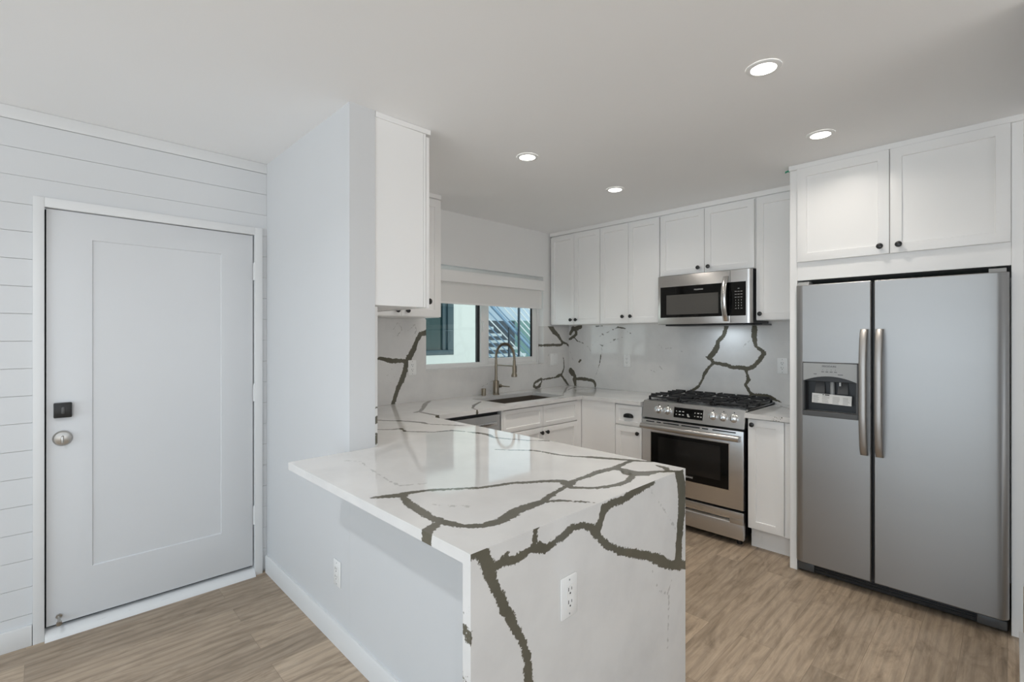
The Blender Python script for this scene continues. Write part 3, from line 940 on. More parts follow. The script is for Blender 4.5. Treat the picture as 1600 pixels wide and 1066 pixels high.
# ------------------------------------------------------------------ electrical plates
def plate(name, label, T, kind, group):
    t = thing(name, T.translation, label, 'outlet' if kind != 'switch' else 'switch', group)
    T0 = T
    wd = {'duplex': 0.072, 'single': 0.074, 'switch': 0.117}[kind]
    hh = 0.118
    mb = MB(T0)
    mb.box(-wd / 2, wd / 2, -0.006, -0.0005, -hh / 2, hh / 2, 0.003, 2)
    mb.build('cover_plate', M['plate'], t)
    if kind == 'switch':
        for c in (-0.023, 0.023):
            m2 = MB(T0)
            m2.box(c - 0.016, c + 0.016, -0.009, -0.0065, -0.033, 0.033, 0.001, 1)
            m2.build('rocker', M['plate'], t)
    else:
        m2 = MB(T0)
        m2.box(-0.017, 0.017, -0.0085, -0.0065, -0.034, 0.034, 0.001, 1)
        r = m2.build('receptacle', M['plate'], t)
        for zc in (0.018, -0.018):
            m3 = MB(T0)
            m3.box(-0.0085, -0.0060, -0.0090, -0.0086, zc, zc + 0.010)
            m3.box(0.0055, 0.0075, -0.0090, -0.0086, zc + 0.001, zc + 0.009)
            m3.cyl((0, -0.0090, zc - 0.007), (0, -0.0086, zc - 0.007), 0.0028, seg=10)
            m3.build('slot', M['inkdark'], r, label='dark plug slots')
    for zc in (0.048, -0.048):
        MB(T0).cyl((0, -0.0068, zc), (0, -0.0060, zc), 0.0028, seg=10).build('screw', M['plasgrey'], t)
    return t


Tr = Matrix.Translation
RX = Matrix.Rotation(-PI / 2, 4, 'Z')
og = 'white outlet plates'
plate('wall_outlet', 'white outlet on the veined waterfall end of the peninsula', Tr((1.0805, 0.885, 0.681)), 'duplex', og)
plate('wall_outlet', 'white outlet low on the half wall above the baseboard', Tr((XS, 2.171, 0.330)) @ RX, 'duplex', og)
plate('wall_outlet', 'white outlet on the backsplash below the far wall cabinet, on a dark vein', Tr((2.080, 3.265, 1.180)), 'duplex', og)
plate('wall_outlet', 'white outlet on the backsplash below the cabinet beside the microwave', Tr((4.0, 2.552, 1.193)) @ RX, 'single', og)
plate('wall_outlet', 'white outlet on the backsplash beside the refrigerator panel', Tr((4.0, 1.206, 1.202)) @ RX, 'duplex', og)
plate('light_switch', 'white double switch plate on the backsplash between window and corner', Tr((3.762, 3.265, 1.192)), 'switch', None)

# ------------------------------------------------------------------ cabinets
def cabinet(name, label, T, loc, w0, w1, depth, z0, z1, doors, toe=False, body=True, group=None, rail=0.066, fronts=(), back=0.0):
    """doors: (x0,x1,z0,z1,knob x,knob z); front plane at local y=0"""
    t = thing(name, loc, label, 'cabinet', group)
    if body:
        mb = MB(T)
        mb.box(w0, w1, 0.0215, depth, z0, z1)
        if toe:
            mb.box(w0, w1, 0.075, depth, 0.0, z0)
        mb.build('body', M['cab'], t)
    for (a, b, c, e, kx, kz) in doors:
        dd = MB(T)
        dd.shaker(a, b, c, e, 0.0, rail=rail)
        do = dd.build('door', M['cab'], t)
        if kx is not None:
            knob(T, kx, kz, 0.0, do)
    return t


ug = 'white shaker wall cabinets'
RWT = FX(3.70)      # local x = -Y


def yy(y):
    return -y


T_ = RWT
Zt = 2.418
cabinet('wall_cabinet', 'white two-door wall cabinet in the corner beside the window', T_, (3.85, 2.95, 1.54), yy(3.255), yy(2.653), 0.298, 1.54, 2.43,
        [(yy(3.252), yy(2.957), 1.543, Zt, yy(2.985), 1.585), (yy(2.953), yy(2.656), 1.543, Zt, yy(2.922), 1.585)], group=ug)
cabinet('wall_cabinet', 'white two-door wall cabinet between the corner cabinet and the microwave', T_, (3.85, 2.35, 1.54), yy(2.650), yy(2.052), 0.298, 1.54, 2.43,
        [(yy(2.648), yy(2.353), 1.543, Zt, yy(2.400), 1.60), (yy(2.349), yy(2.055), 1.543, Zt, yy(2.320), 1.60)], group=ug)
cabinet('wall_cabinet', 'short white two-door wall cabinet above the microwave', T_, (3.85, 1.67, 1.92), yy(2.048), yy(1.298), 0.298, 1.918, 2.43,
        [(yy(2.044), yy(1.673), 1.921, Zt, yy(1.713), 1.962), (yy(1.669), yy(1.303), 1.921, Zt, yy(1.633), 1.962)], group=ug)
cabinet('wall_cabinet', 'white single-door wall cabinet between microwave and refrigerator cabinet', T_, (3.85, 1.12, 1.54), yy(1.294), yy(0.958), 0.298, 1.54, 2.43,
        [(yy(1.289), yy(0.962), 1.543, Zt, yy(1.258), 1.585)], group=ug)
mb = MB()
mb.box(3.704, 3.99, 0.958, 3.270, 2.4305, CEIL - 0.0005, 0.001, 1)
struct(mb.build('trim_5', M['cab']), 'flat white trim above the range wall cabinets', 'trim')

# far cabinet on the window wall, seen beyond the partition cabinet
T_ = Tr((0, 2.945, 0))
cabinet('wall_cabinet', 'white wall cabinet on the window wall touching the roller blind', T_, (1.6, 3.1, 1.565), 1.45, 2.125, 0.319, 1.563, 2.435,
        [(1.457, 1.789, 1.566, 2.425, 1.752, 1.603), (1.792, 2.124, 1.566, 2.425, 1.832, 1.603)], group=ug, rail=0.075)
mb = MB()
mb.box(1.45, 2.127, 2.945, 3.27, 2.4355, CEIL - 0.0005, 0.001, 1)
struct(mb.build('trim_6', M['cab']), 'white trim above the cabinet left of the window', 'trim')
# near cabinet on the partition, end panel towards the camera
t = cabinet('wall_cabinet', 'white wall cabinet on the partition, blank end panel facing the room', FPX(1.414), (1.25, 2.5, 1.563), 2.076, 2.93, 0.302, 1.570, 2.44,
            [(2.060, 2.49, 1.566, 2.428, 2.092, 1.603), (2.494, 2.92, 1.566, 2.428, 2.88, 1.603)], group=ug)
mb = MB()
mb.box(1.1125, 1.377, 2.058, 2.0755, 1.568, 2.44, 0.001, 1)
mb.box(1.378, 1.3915, 2.058, 2.0755, 1.568, 2.44, 0.001, 1)
mb.build('end_panel', M['cab'], t)
mb = MB()
mb.box(1.1125, 1.419, 2.053, 2.93, 2.4405, CEIL - 0.0005, 0.002, 1)
mb.build('crown', M['cab'], t)

# base cabinets on the window side
bg_ = 'white shaker base cabinets'
T_ = Tr((0, 2.63, 0))
t = cabinet('base_cabinet', 'white sink base cabinet with two false drawer fronts and two doors', T_, (2.9, 2.94, 0), 0, 0, 0, 0, 0, [], body=False, group=bg_)
mb = MB(T_)
mb.box(2.440, 2.458, 0.0, 0.62, 0.10, 0.879)
mb.box(3.352, 3.398, 0.0215, 0.62, 0.10, 0.879)
mb.box(2.458, 3.352, 0.60, 0.62, 0.10, 0.879)
mb.box(2.458, 3.352, 0.0215, 0.60, 0.10, 0.12)
mb.box(2.458, 3.352, 0.0215, 0.04, 0.12, 0.879)
mb.box(2.440, 3.398, 0.075, 0.62, 0.0, 0.0995)
mb.box(3.340, 3.398, 0.004, 0.0215, 0.10, 0.879)
mb.build('body', M['cab'], t)
for a, b in ((2.461, 2.897), (2.901, 3.337)):
    MB(T_).shaker(a, b, 0.700, 0.868, 0.0, rail=0.045).build('drawer_front', M['cab'], t)
for a, b, k in ((2.461, 2.897, 2.868), (2.901, 3.337, 2.932)):
    do = MB(T_).shaker(a, b, 0.105, 0.693, 0.0).build('door', M['cab'], t)
    knob(T_, k, 0.655, 0.0, do)

# dishwasher
dw = thing('dishwasher', (2.13, 2.9, 0.0), 'stainless dishwasher under the counter beside the sink cabinet', 'dishwasher')
MB().box(1.835, 2.428, 2.66, 3.22, 0.10, 0.872).build('body', M['plasblk'], dw)
MB().box(1.835, 2.428, 2.70, 3.22, 0.0, 0.0995).build('toe_kick', M['black'], dw)
mb = MB()
mb.box(1.838, 2.426, 2.628, 2.658, 0.11, 0.852, 0.004)
dd = mb.build('door', M['steel'], dw)
mb = MB()
mb.box(1.90, 2.385, 2.612, 2.6275, 0.775, 0.805, 0.005)
mb.build('handle', M['chrome'], dd)

# corner panel and drawer cabinet on the range wall
T_ = FX(3.40)
t = cabinet('base_cabinet', 'white blank corner base cabinet panel beside the sink cabinet', T_, (3.7, 2.45, 0), yy(3.25), yy(2.286), 0.59, 0.10, 0.879, [], toe=True, group=bg_)
mb = MB(T_)
mb.box(yy(2.633), yy(2.287), 0.0, 0.021, 0.10, 0.879, 0.001, 1)
mb.build('front_panel', M['cab'], t)
t = cabinet('base_cabinet', 'narrow white base cabinet with cup-pull drawer beside the range', T_, (3.7, 2.16, 0), yy(2.284), yy(2.035), 0.59, 0.10, 0.879,
            [(yy(2.281), yy(2.038), 0.105, 0.700, yy(2.066), 0.655)], toe=True, group=bg_)
df = MB(T_).shaker(yy(2.281), yy(2.038), 0.707, 0.868, 0.0, rail=0.045).build('drawer', M['cab'], t)
# cup pull: half dome open below
mb = MB(T_)
cx, cz = yy(2.158), 0.782
cols = []
for i in range(13):
    u = -1 + 2 * i / 12
    col = []
    for k in range(7):
        a = PI / 2 * k / 6
        pr = math.sqrt(max(0, 1 - u * u)) * 0.9 + 0.1
        col.append((cx + u * 0.046, -0.0005 - 0.026 * math.sin(a) * pr, cz + 0.022 * math.cos(a) * pr - (0.010 if k == 6 else 0)))
    cols.append([mb.bm.verts.new(p) for p in col])
for A_, B_ in zip(cols, cols[1:]):
    for k in range(6):
        mb.bm.faces.new((A_[k], A_[k + 1], B_[k + 1], B_[k]))
bmesh.ops.solidify(mb.bm, geom=list(mb.bm.faces), thickness=0.002)
mb.build('cup_pull', M['black'], df)
t = cabinet('base_cabinet', 'narrow white single-door base cabinet between range and refrigerator panel', T_, (3.7, 1.1, 0), yy(1.240), yy(0.958), 0.59, 0.14, 0.879,
            [(yy(1.236), yy(1.018), 0.145, 0.872, yy(1.206), 0.838)], toe=True, group=bg_, rail=0.068)
mb = MB(T_)
mb.box(yy(1.012), yy(0.959), 0.004, 0.021, 0.14, 0.872, 0.001, 1)
mb.build('filler', M['cab'], t)

# peninsula cabinets behind the half wall, fronts towards the kitchen
t = thing('base_cabinet', (1.42, 1.7, 0), 'white peninsula base cabinet behind the half wall', 'cabinet', bg_)
mb = MB()
mb.box(1.112, 1.745, 0.917, 2.59, 0.10, 0.879)
mb.box(1.112, 1.69, 0.917, 2.59, 0.0, 0.0995)
mb.build('body', M['cab'], t)
T_ = FPX(1.767)
for a in (0.922, 1.478, 2.034):
    do = MB(T_).shaker(a, a + 0.553, 0.105, 0.868, 0.0).build('door', M['cab'], t)
    knob(T_, a + 0.51, 0.83, 0.0, do)

# ------------------------------------------------------------------ sink and faucet
sk = thing('kitchen_sink', (2.85, 2.85, 0.68), 'brown undermount sink set in the counter below the window', 'sink')
mb = MB()
x0, x1, y0, y1 = 2.541, 3.274, 2.704, 3.109
zt, zb_ = 0.8795, 0.69
mb.box(x0 - 0.012, x0, y0 - 0.012, y1 + 0.012, zb_, zt)
mb.box(x1, x1 + 0.012, y0 - 0.012, y1 + 0.012, zb_, zt)
mb.box(x0, x1, y0 - 0.012, y0, zb_, zt)
mb.box(x0, x1, y1, y1 + 0.012, zb_, zt)
mb.box(x0 - 0.012, x1 + 0.012, y0 - 0.012, y1 + 0.012, zb_ - 0.012, zb_)
mb.build('basin', M['sink'], sk)
mb = MB()
mb.lathe([(0.042, 0), (0.042, 0.003), (0.03, 0.004), (0.028, 0.001), (0, 0.001)], (2.9, 2.92, zb_ + 0.0003), (0, 0, 1))
mb.build('drain', M['nickel'], sk)

fa = thing('kitchen_faucet', (2.892, 3.16, CT), 'brushed nickel spring-neck faucet behind the sink', 'faucet')
fx, fy = 2.892, 3.185
mb = MB()
mb.lathe([(0.031, 0.0005), (0.031, 0.006), (0.027, 0.010), (0.027, 0.118), (0.022, 0.124), (0.014, 0.128), (0.0125, 0.16)], (fx, fy, CT), (0, 0, 1))
mb.build('body', M['bronze_nickel'], fa)
mb = MB()
mb.cyl((fx, fy, CT + 0.15), (fx, fy, CT + 0.305), 0.0115, seg=20)
mb.build('riser', M['bronze_nickel'], fa)
# spring arc
R_ = 0.115
arc = [(fx, fy, CT + 0.30)]
for i in range(0, 33):
    a = PI - PI * i / 32
    arc.append((fx, fy - R_ - R_ * math.cos(a), CT + 0.335 + R_ * math.sin(a)))
arc.append((fx, fy - 2 * R_, CT + 0.30))
mb = MB()
mb.tube(arc, 0.0085, 12)
hose = mb.build('hose', M['bronze_nickel'], fa)
coil = []
L = [0]
for a, b in zip(arc, arc[1:]):
    L.append(L[-1] + (Vector(b) - Vector(a)).length)
turns = 60
for i in range(turns * 10 + 1):
    s_ = L[-1] * i / (turns * 10)
    k = max(j for j in range(len(L)) if L[j] <= s_ + 1e-9)
    k = min(k, len(arc) - 2)
    f_ = (s_ - L[k]) / (L[k + 1] - L[k])
    p = Vector(arc[k]).lerp(Vector(arc[k + 1]), f_)
    tg = (Vector(arc[k + 1]) - Vector(arc[k])).normalized()
    n1 = Vector((1, 0, 0))
    n2 = tg.cross(n1)
    a = 2 * PI * i / 10
    coil.append(p + (n1 * math.cos(a) + n2 * math.sin(a)) * 0.0105)
mb = MB()
mb.tube(coil, 0.0021, 6)
mb.build('spring', M['bronze_nickel'], hose)
hx, hy = fx, fy - 2 * R_
mb = MB()
mb.lathe([(0.011, 0.0), (0.013, -0.008), (0.013, -0.045), (0.018, -0.055), (0.017, -0.105), (0.026, -0.130), (0.025, -0.142), (0, -0.142)], (hx, hy, CT + 0.312), (0, 0, 1), seg=20)
sp = mb.build('spray_head', M['bronze_nickel'], fa)
MB().box(hx + 0.014, hx + 0.022, hy - 0.010, hy + 0.010, CT + 0.205, CT + 0.262, 0.003).build('spray_button', M['plasblk'], sp)
mb = MB()
mb.tube([(fx, fy, CT + 0.262), (fx, hy + 0.012, CT + 0.262)], 0.0055, 10)
mb.lathe([(0.018, -0.006), (0.018, 0.006)], (hx, hy, CT + 0.262), (0, 0, 1), seg=20)
mb.build('support_arm', M['bronze_nickel'], fa)
mb = MB()
mb.cyl((fx + 0.025, fy - 0.006, CT + 0.075), (fx + 0.05, fy - 0.012, CT + 0.075), 0.018, 0.016, seg=18)
mb.tube([(fx + 0.045, fy - 0.012, CT + 0.075), (fx + 0.06, fy - 0.05, CT + 0.072), (fx + 0.07, fy - 0.10, CT + 0.072)], [0.007, 0.006, 0.005], 10)
mb.build('lever', M['bronze_nickel'], fa)
ag = thing('air_gap_cap', (2.765, 3.205, CT), 'small cylindrical nickel cap on the counter beside the faucet base', 'cap')
mb = MB()
mb.lathe([(0.020, 0.0005), (0.020, 0.058), (0.018, 0.062), (0, 0.062)], (2.765, 3.205, CT), (0, 0, 1))
mb.build('cap', M['bronze_nickel'], ag)

# ------------------------------------------------------------------ range
XF = 3.385
rg = thing('gas_range', (3.7, 1.64, 0), 'stainless slide-in gas range with black grates', 'range')
Y0, Y1 = 1.260, 2.027
T_ = FX(XF)
mb = MB()
mb.box(3.425, 3.995, Y0 + 0.004, Y1 - 0.004, 0.06, 0.905)
mb.build('body', M['enamel'], rg, label='black side body')
for x in (3.45, 3.93):
    for y in (Y0 + 0.05, Y1 - 0.05):
        MB().cyl((x, y, 0.0), (x, y, 0.06), 0.018, seg=12).build('foot', M['black'], rg)
# sloped control panel
P0, P1 = Vector((0.002, 0.797)), Vector((0.042, 0.922))
mb = MB()
mb.prism([(XF + 0.002, 0.797), (XF + 0.030, 0.922), (XF + 0.075, 0.926), (XF + 0.075, 0.797)], lambda a, b, h: (a, h, b), Y0 - 0.003, Y1 + 0.003)
bmesh.ops.bevel(mb.bm, geom=[e for e in mb.bm.edges], offset=0.003, segments=2, affect='EDGES')
cp = mb.build('control_panel', M['steel'], rg)
slope = math.atan2(0.028, 0.125)
Tc = Tr((XF + 0.016, 0, 0.8595)) @ Matrix.Rotation(-PI / 2, 4, 'Z') @ Matrix.Rotation(-slope, 4, 'X')   # local -y = outward, z up the slope
MBc = lambda: MB(Tc)
mb = MBc()
mb.box(yy(1.770), yy(1.538), -0.0035, -0.0003, -0.044, 0.040, 0.001, 1)
mb.build('display_bezel', M['chrome'], cp)
mb = MBc()
mb.box(yy(1.764), yy(1.544), -0.0050, -0.0036, -0.039, 0.035)
dp = mb.build('display', M['glassblk'], cp, label='black glass touch display')
for grp in (((1.745, 0.006), (1.718, 0.014), (1.692, 0.014)), ((1.602, 0.006), (1.578, 0.014), (1.556, 0.010))):
    mb = MBc()
    for zc in (0.008, -0.016):
        for xx, ww in grp:
            mb.box(yy(xx) - ww / 2, yy(xx) + ww / 2, -0.0055, -0.0052, zc - 0.003, zc + 0.003)
    mb.build('touch_key_print', M['ink'], cp, label='white touch key marks')
mb = MBc()
for k in range(3):
    mb.box(yy(1.655) - 0.008 + 0.003 * k, yy(1.655) + 0.006 + 0.005 * k, -0.0055, -0.0052, -0.010 - 0.008 * k, -0.006 - 0.008 * k)
mb.build('touch_key_print', M['ink'], cp, label='white touch key marks')
for y in (1.893, 1.818, 1.473, 1.401, 1.329):
    mb = MBc()
    mb.lathe([(0.029, 0.0002), (0.029, 0.005), (0.026, 0.007), (0.0235, 0.026), (0.021, 0.028), (0, 0.028)], (yy(y), 0, 0.003), (0, -1, 0), seg=24)
    mb.box(yy(y) - 0.0055, yy(y) + 0.0055, -0.040, -0.024, -0.017, 0.023, 0.003)
    mb.build('burner_knob', M['chrome'], rg)
    mb = MBc()
    mb.cyl((yy(y), -0.0006, 0.041), (yy(y), -0.0001, 0.041), 0.004, seg=10)
    mb.build('dial_mark', M['inkdark'], cp)
# oven door
mb = MB(T_)
mb.box(yy(Y1), yy(Y0), 0.0, 0.039, 0.247, 0.782, 0.004)
od = mb.build('oven_door', M['steel'], rg)
mb = MB(T_)
mb.box(yy(1.952), yy(1.352), -0.0012, -0.0003, 0.366, 0.692)
mb.build('window_trim', M['chrome'], od, label='bright steel edge around the oven window')
mb = MB(T_)
mb.box(yy(1.946), yy(1.358), -0.0025, -0.0013, 0.371, 0.687)
mb.build('window_border', M['glassblk'], od)
mb = MB(T_)
mb.box(yy(1.886), yy(1.415), -0.0032, -0.0026, 0.425, 0.660)
mb.build('window', M['ovenwin'], od, label='dark see-through oven window')
mb = MB(T_)
for a, b in ((1.99, 1.92), (1.90, 1.865), (1.845, 1.72), (1.70, 1.56), (1.545, 1.50), (1.47, 1.31)):
    mb.box(yy(a), yy(b), -0.0016, -0.0002, 0.764, 0.772)
mb.build('vent_slots', M['void'], od, label='black vent slots above the oven handle')
mb = MB(T_)
mb.tube([(yy(2.012), -0.040, 0.735), (yy(1.64), -0.046, 0.735), (yy(1.275), -0.040, 0.735)], 0.0205, 20, sx=1.0)
for y in (2.0, 1.287):
    mb.box(yy(y) - 0.011, yy(y) + 0.011, -0.046, -0.0005, 0.723, 0.747, 0.003)
mb.build('handle', M['steel'], od)
text('FRIGIDAIRE', 0.017, T_ @ Tr((yy(1.655), -0.0030, 0.400)), M['ink'], od, 'lettering')
# drawer
mb = MB(T_)
mb.box(yy(Y1), yy(Y0), 0.0, 0.039, 0.186, 0.232, 0.003)
mb.box(yy(Y1), yy(Y0), 0.0, 0.039, 0.045, 0.150, 0.003)
mb.box(yy(Y1), yy(1.935), 0.0, 0.039, 0.148, 0.188, 0.002)
mb.box(yy(1.352), yy(Y0), 0.0, 0.039, 0.148, 0.188, 0.002)
dr = mb.build('storage_drawer', M['steel'], rg)
mb = MB(T_)
mb.prism([(0.037, 0.183), (0.037, 0.150), (0.004, 0.1502), (0.012, 0.160), (0.033, 0.166), (0.033, 0.183)], lambda a, b, h: (h, a, b), yy(1.933), yy(1.354))
mb.build('drawer_grip', M['chrome'], dr)
# cooktop
mb = MB()
mb.box(XF + 0.075, 3.993, Y0 - 0.004, Y1 + 0.004, 0.9055, 0.927, 0.004)
ck = mb.build('cooktop', M['enamel'], rg)
for (x, y, r) in ((3.58, 1.86, 0.048), (3.85, 1.86, 0.040), (3.715, 1.643, 0.052), (3.58, 1.43, 0.052), (3.85, 1.43, 0.040)):
    mb = MB()
    mb.lathe([(r + 0.012, 0.0), (r + 0.008, 0.008), (r, 0.010), (r, 0.018), (r * 0.8, 0.021), (0, 0.021)], (x, y, 0.9272), (0, 0, 1))
    mb.build('burner', M['iron'], rg)
gz = 0.970
for (ya, yb) in ((1.266, 1.512), (1.518, 1.770), (1.776, 2.022)):
    mb = MB()
    xa, xb = 3.478, 3.972
    ym = (ya + yb) / 2
    for y in (ya + 0.006, yb - 0.006):          # low perimeter frame
        mb.box(xa, xb, y - 0.006, y + 0.006, 0.942, 0.954, 0.002, 1)
    for x in (xa + 0.006, (xa + xb) / 2, xb - 0.006):
        mb.box(x - 0.006, x + 0.006, ya, yb, 0.942, 0.954, 0.002, 1)
    for x in (3.51, 3.58, 3.65, 3.78, 3.85, 3.92):   # raised fingers reaching in from both sides
        for (y0_, y1_) in ((ya + 0.004, ym - 0.032), (ym + 0.032, yb - 0.004)):
            mb.box(x - 0.0045, x + 0.0045, y0_, y1_, 0.956, gz, 0.002, 1)
    for (x0_, x1_) in ((xa, 3.545), (3.615, 3.815), (3.885, xb)):
        mb.box(x0_, x1_, ym - 0.0045, ym + 0.0045, 0.956, gz, 0.002, 1)
    for x in (3.51, 3.58, 3.65, 3.78, 3.85, 3.92):
        for y in (ya + 0.006, yb - 0.006):
            mb.box(x - 0.0045, x + 0.0045, y - 0.006, y + 0.006, 0.953, 0.958)
    for x in (xa + 0.006, (xa + xb) / 2, xb - 0.006):
        mb.box(x - 0.0045, x + 0.0045, ym - 0.0045, ym + 0.0045, 0.953, 0.958)
        for y in (ya + 0.008, yb - 0.008):
            mb.box(x - 0.008, x + 0.008, y - 0.007, y + 0.007, 0.9275, 0.943, 0.001, 1)
    mb.build('grate', M['iron'], rg)

# ------------------------------------------------------------------ microwave
XM = 3.640
mw = thing('microwave', (3.8, 1.66, 1.515), 'stainless over-the-range microwave with black window', 'microwave')
T_ = FX(XM)
mb = MB()
mb.box(XM + 0.032, 3.995, 1.303, 2.029, 1.521, 1.912)
mb.build('body', M['plasblk'], mw, label='black microwave body')
mb = MB()
mb.box(XM + 0.05, 3.99, 1.33, 1.99, 1.508, 1.5205)
mb.box(XM + 0.15, 3.99, 1.28, 1.33, 1.508, 1.518)
mb.build('vent_base', M['black'], mw)
mb = MB(T_)
mb.box(yy(2.031), yy(1.450), 0.0, 0.030, 1.521, 1.911, 0.003)
dd = mb.build('door', M['steel'], mw)
mb = MB(T_)
mb.box(yy(2.008), yy(1.4505), -0.0012, -0.0002, 1.575, 1.822)
mb.build('window_border', M['glassblk'], dd)
mb = MB(T_)
mb.box(yy(1.955), yy(1.535), -0.0020, -0.0013, 1.598, 1.755)
mb.build('window', M['mwwin'], dd, label='grey microwave window screen')
text('FRIGIDAIRE', 0.014, T_ @ Tr((yy(1.688), -0.0016, 1.787)), M['ink'], dd, 'lettering')
mb = MB(T_)
rings = []
for i in range(21):
    u = i / 20
    zc = 1.535 + 0.335 * u
    yo = -0.012 - 0.046 * math.sin(PI * u) ** 0.8 if 0 < i < 20 else -0.012
    rings.append([mb.bm.verts.new((yy(1.476) + 0.019 * math.copysign(abs(math.sin(2 * PI * k / 16)) ** 0.7, math.sin(2 * PI * k / 16)), yo + 0.008 * math.cos(2 * PI * k / 16), zc)) for k in range(16)])
for A_, B_ in zip(rings, rings[1:]):
    for k in range(16):
        j_ = (k + 1) % 16
        mb.bm.faces.new((A_[k], A_[j_], B_[j_], B_[k]))
mb.bm.faces.new(rings[0][::-1])
mb.bm.faces.new(rings[-1])
for zc in (1.545, 1.86):
    mb.box(yy(1.476) - 0.012, yy(1.476) + 0.012, -0.018, -0.0003, zc - 0.007, zc + 0.007, 0.002)
mb.build('handle', M['chrome'], dd)
mb = MB(T_)
q = []
prof = [(yy(1.447), 0.030), (yy(1.447), 0.0), (yy(1.330), 0.0)]
for i in range(1, 7):
    a = PI / 2 * i / 6
    prof.append((yy(1.330) + 0.029 * math.sin(a), 0.022 * (1 - math.cos(a))))
prof.append((yy(1.301), 0.030))
mb.prism(prof, lambda a, b, h: (a, b, h), 1.521, 1.911)
cpn = mb.build('control_panel', M['steel'], mw)
mb = MB(T_)
mb.box(yy(1.4465), yy(1.338), -0.0012, -0.0002, 1.575, 1.822, 0.0)
kp = mb.build('keypad', M['glassblk'], cpn, label='black glass keypad')
for r, row in enumerate(('123', '456', '789')):
    for c, ch in enumerate(row):
        text(ch, 0.012, T_ @ Tr((yy(1.409) + 0.020 * c, -0.0016, 1.688 - 0.020 * r)), M['ink'], cpn, 'key_digit')
text('0', 0.012, T_ @ Tr((yy(1.389), -0.0016, 1.628)), M['ink'], cpn, 'key_digit')
mb = MB(T_)
for r, zc in enumerate((1.752, 1.731, 1.710)):
    for c in range(3):
        x = yy(1.409) + 0.020 * c
        mb.box(x - 0.007, x + 0.007, -0.0016, -0.0013, zc - 0.002, zc + 0.002)
mb.build('key_print', M['inkgrey'], cpn, label='pale key labels')
for x in (yy(1.409), yy(1.369)):
    MB(T_).box(x - 0.006, x + 0.008, -0.0016, -0.0013, 1.626, 1.630).build('key_print', M['inkgrey'], cpn, label='pale key labels')
mb = MB(T_)
mb.box(yy(1.389) - 0.006, yy(1.389) + 0.006, -0.0016, -0.0013, 1.770, 1.776)
mb.build('clock_print', M['inkgrey'], cpn, label='pale key labels')

# the task light under the microwave
tl_ = bpy.data.lights.new('task_light', 'AREA')
tl_.shape = 'RECTANGLE'
tl_.size = 0.10
tl_.size_y = 0.20
tl_.energy = 0.5
tl_.color = (0.78, 0.90, 1.0)
tlo = bpy.data.objects.new('task_light', tl_)
tlo.parent = mw
tlo.location = Vector((3.86, 1.58, 1.505)) - BASE[mw]
COL.objects.link(tlo)

# ------------------------------------------------------------------ refrigerator and its surround
XFR = 3.31
fc = thing('refrigerator_cabinet', (3.65, 0.46, 1.76), 'white two-door cabinet above the refrigerator', 'cabinet')
pg_ = 'tall white refrigerator side panels'
tag(MB().box(XFR, 4.0, 0.9165, 0.957, 0, 2.436, 0.001, 1).build('side_panel_board', M['cab']), 'tall white side panel between refrigerator and narrow base cabinet', 'panel', pg_)
tag(MB().box(XFR, 4.0, -0.033, 0.006, 0, 2.436, 0.001, 1).build('side_panel_board', M['cab']), 'tall white side panel between refrigerator and the wall end', 'panel', pg_)
T_ = FX(XFR)
mb = MB()
mb.box(XFR + 0.002, 4.0, 0.0065, 0.916, 1.762, 2.436)
mb.build('body', M['cab'], fc)
mb = MB()
mb.box(XFR - 0.012, 4.0, -0.034, 0.960, 2.4365, CEIL - 0.0005, 0.002, 1)
mb.build('crown', M['cab'], fc)
for a, b, k in ((0.912, 0.467, 0.505), (0.463, 0.009, 0.424)):
    do = MB(T_).shaker(yy(a), yy(b), 1.872, 2.434, -0.0205, rail=0.070).build('door', M['cab'], fc)
    knob(T_, yy(k), 1.913, -0.0205, do)

XD = 3.255     # fridge door faces
rf = thing('refrigerator', (3.6, 0.46, 0), 'stainless side-by-side refrigerator with ice and water dispenser', 'refrigerator')
mb = MB()
mb.box(3.345, 3.98, 0.022, 0.908, 0.03, 1.715)
mb.build('body', M['plasblk'], rf)
for x in (3.37, 3.9):
    for y in (0.08, 0.85):
        MB().cyl((x, y, 0.0), (x, y, 0.03), 0.02, seg=12).build('foot', M['black'], rf)


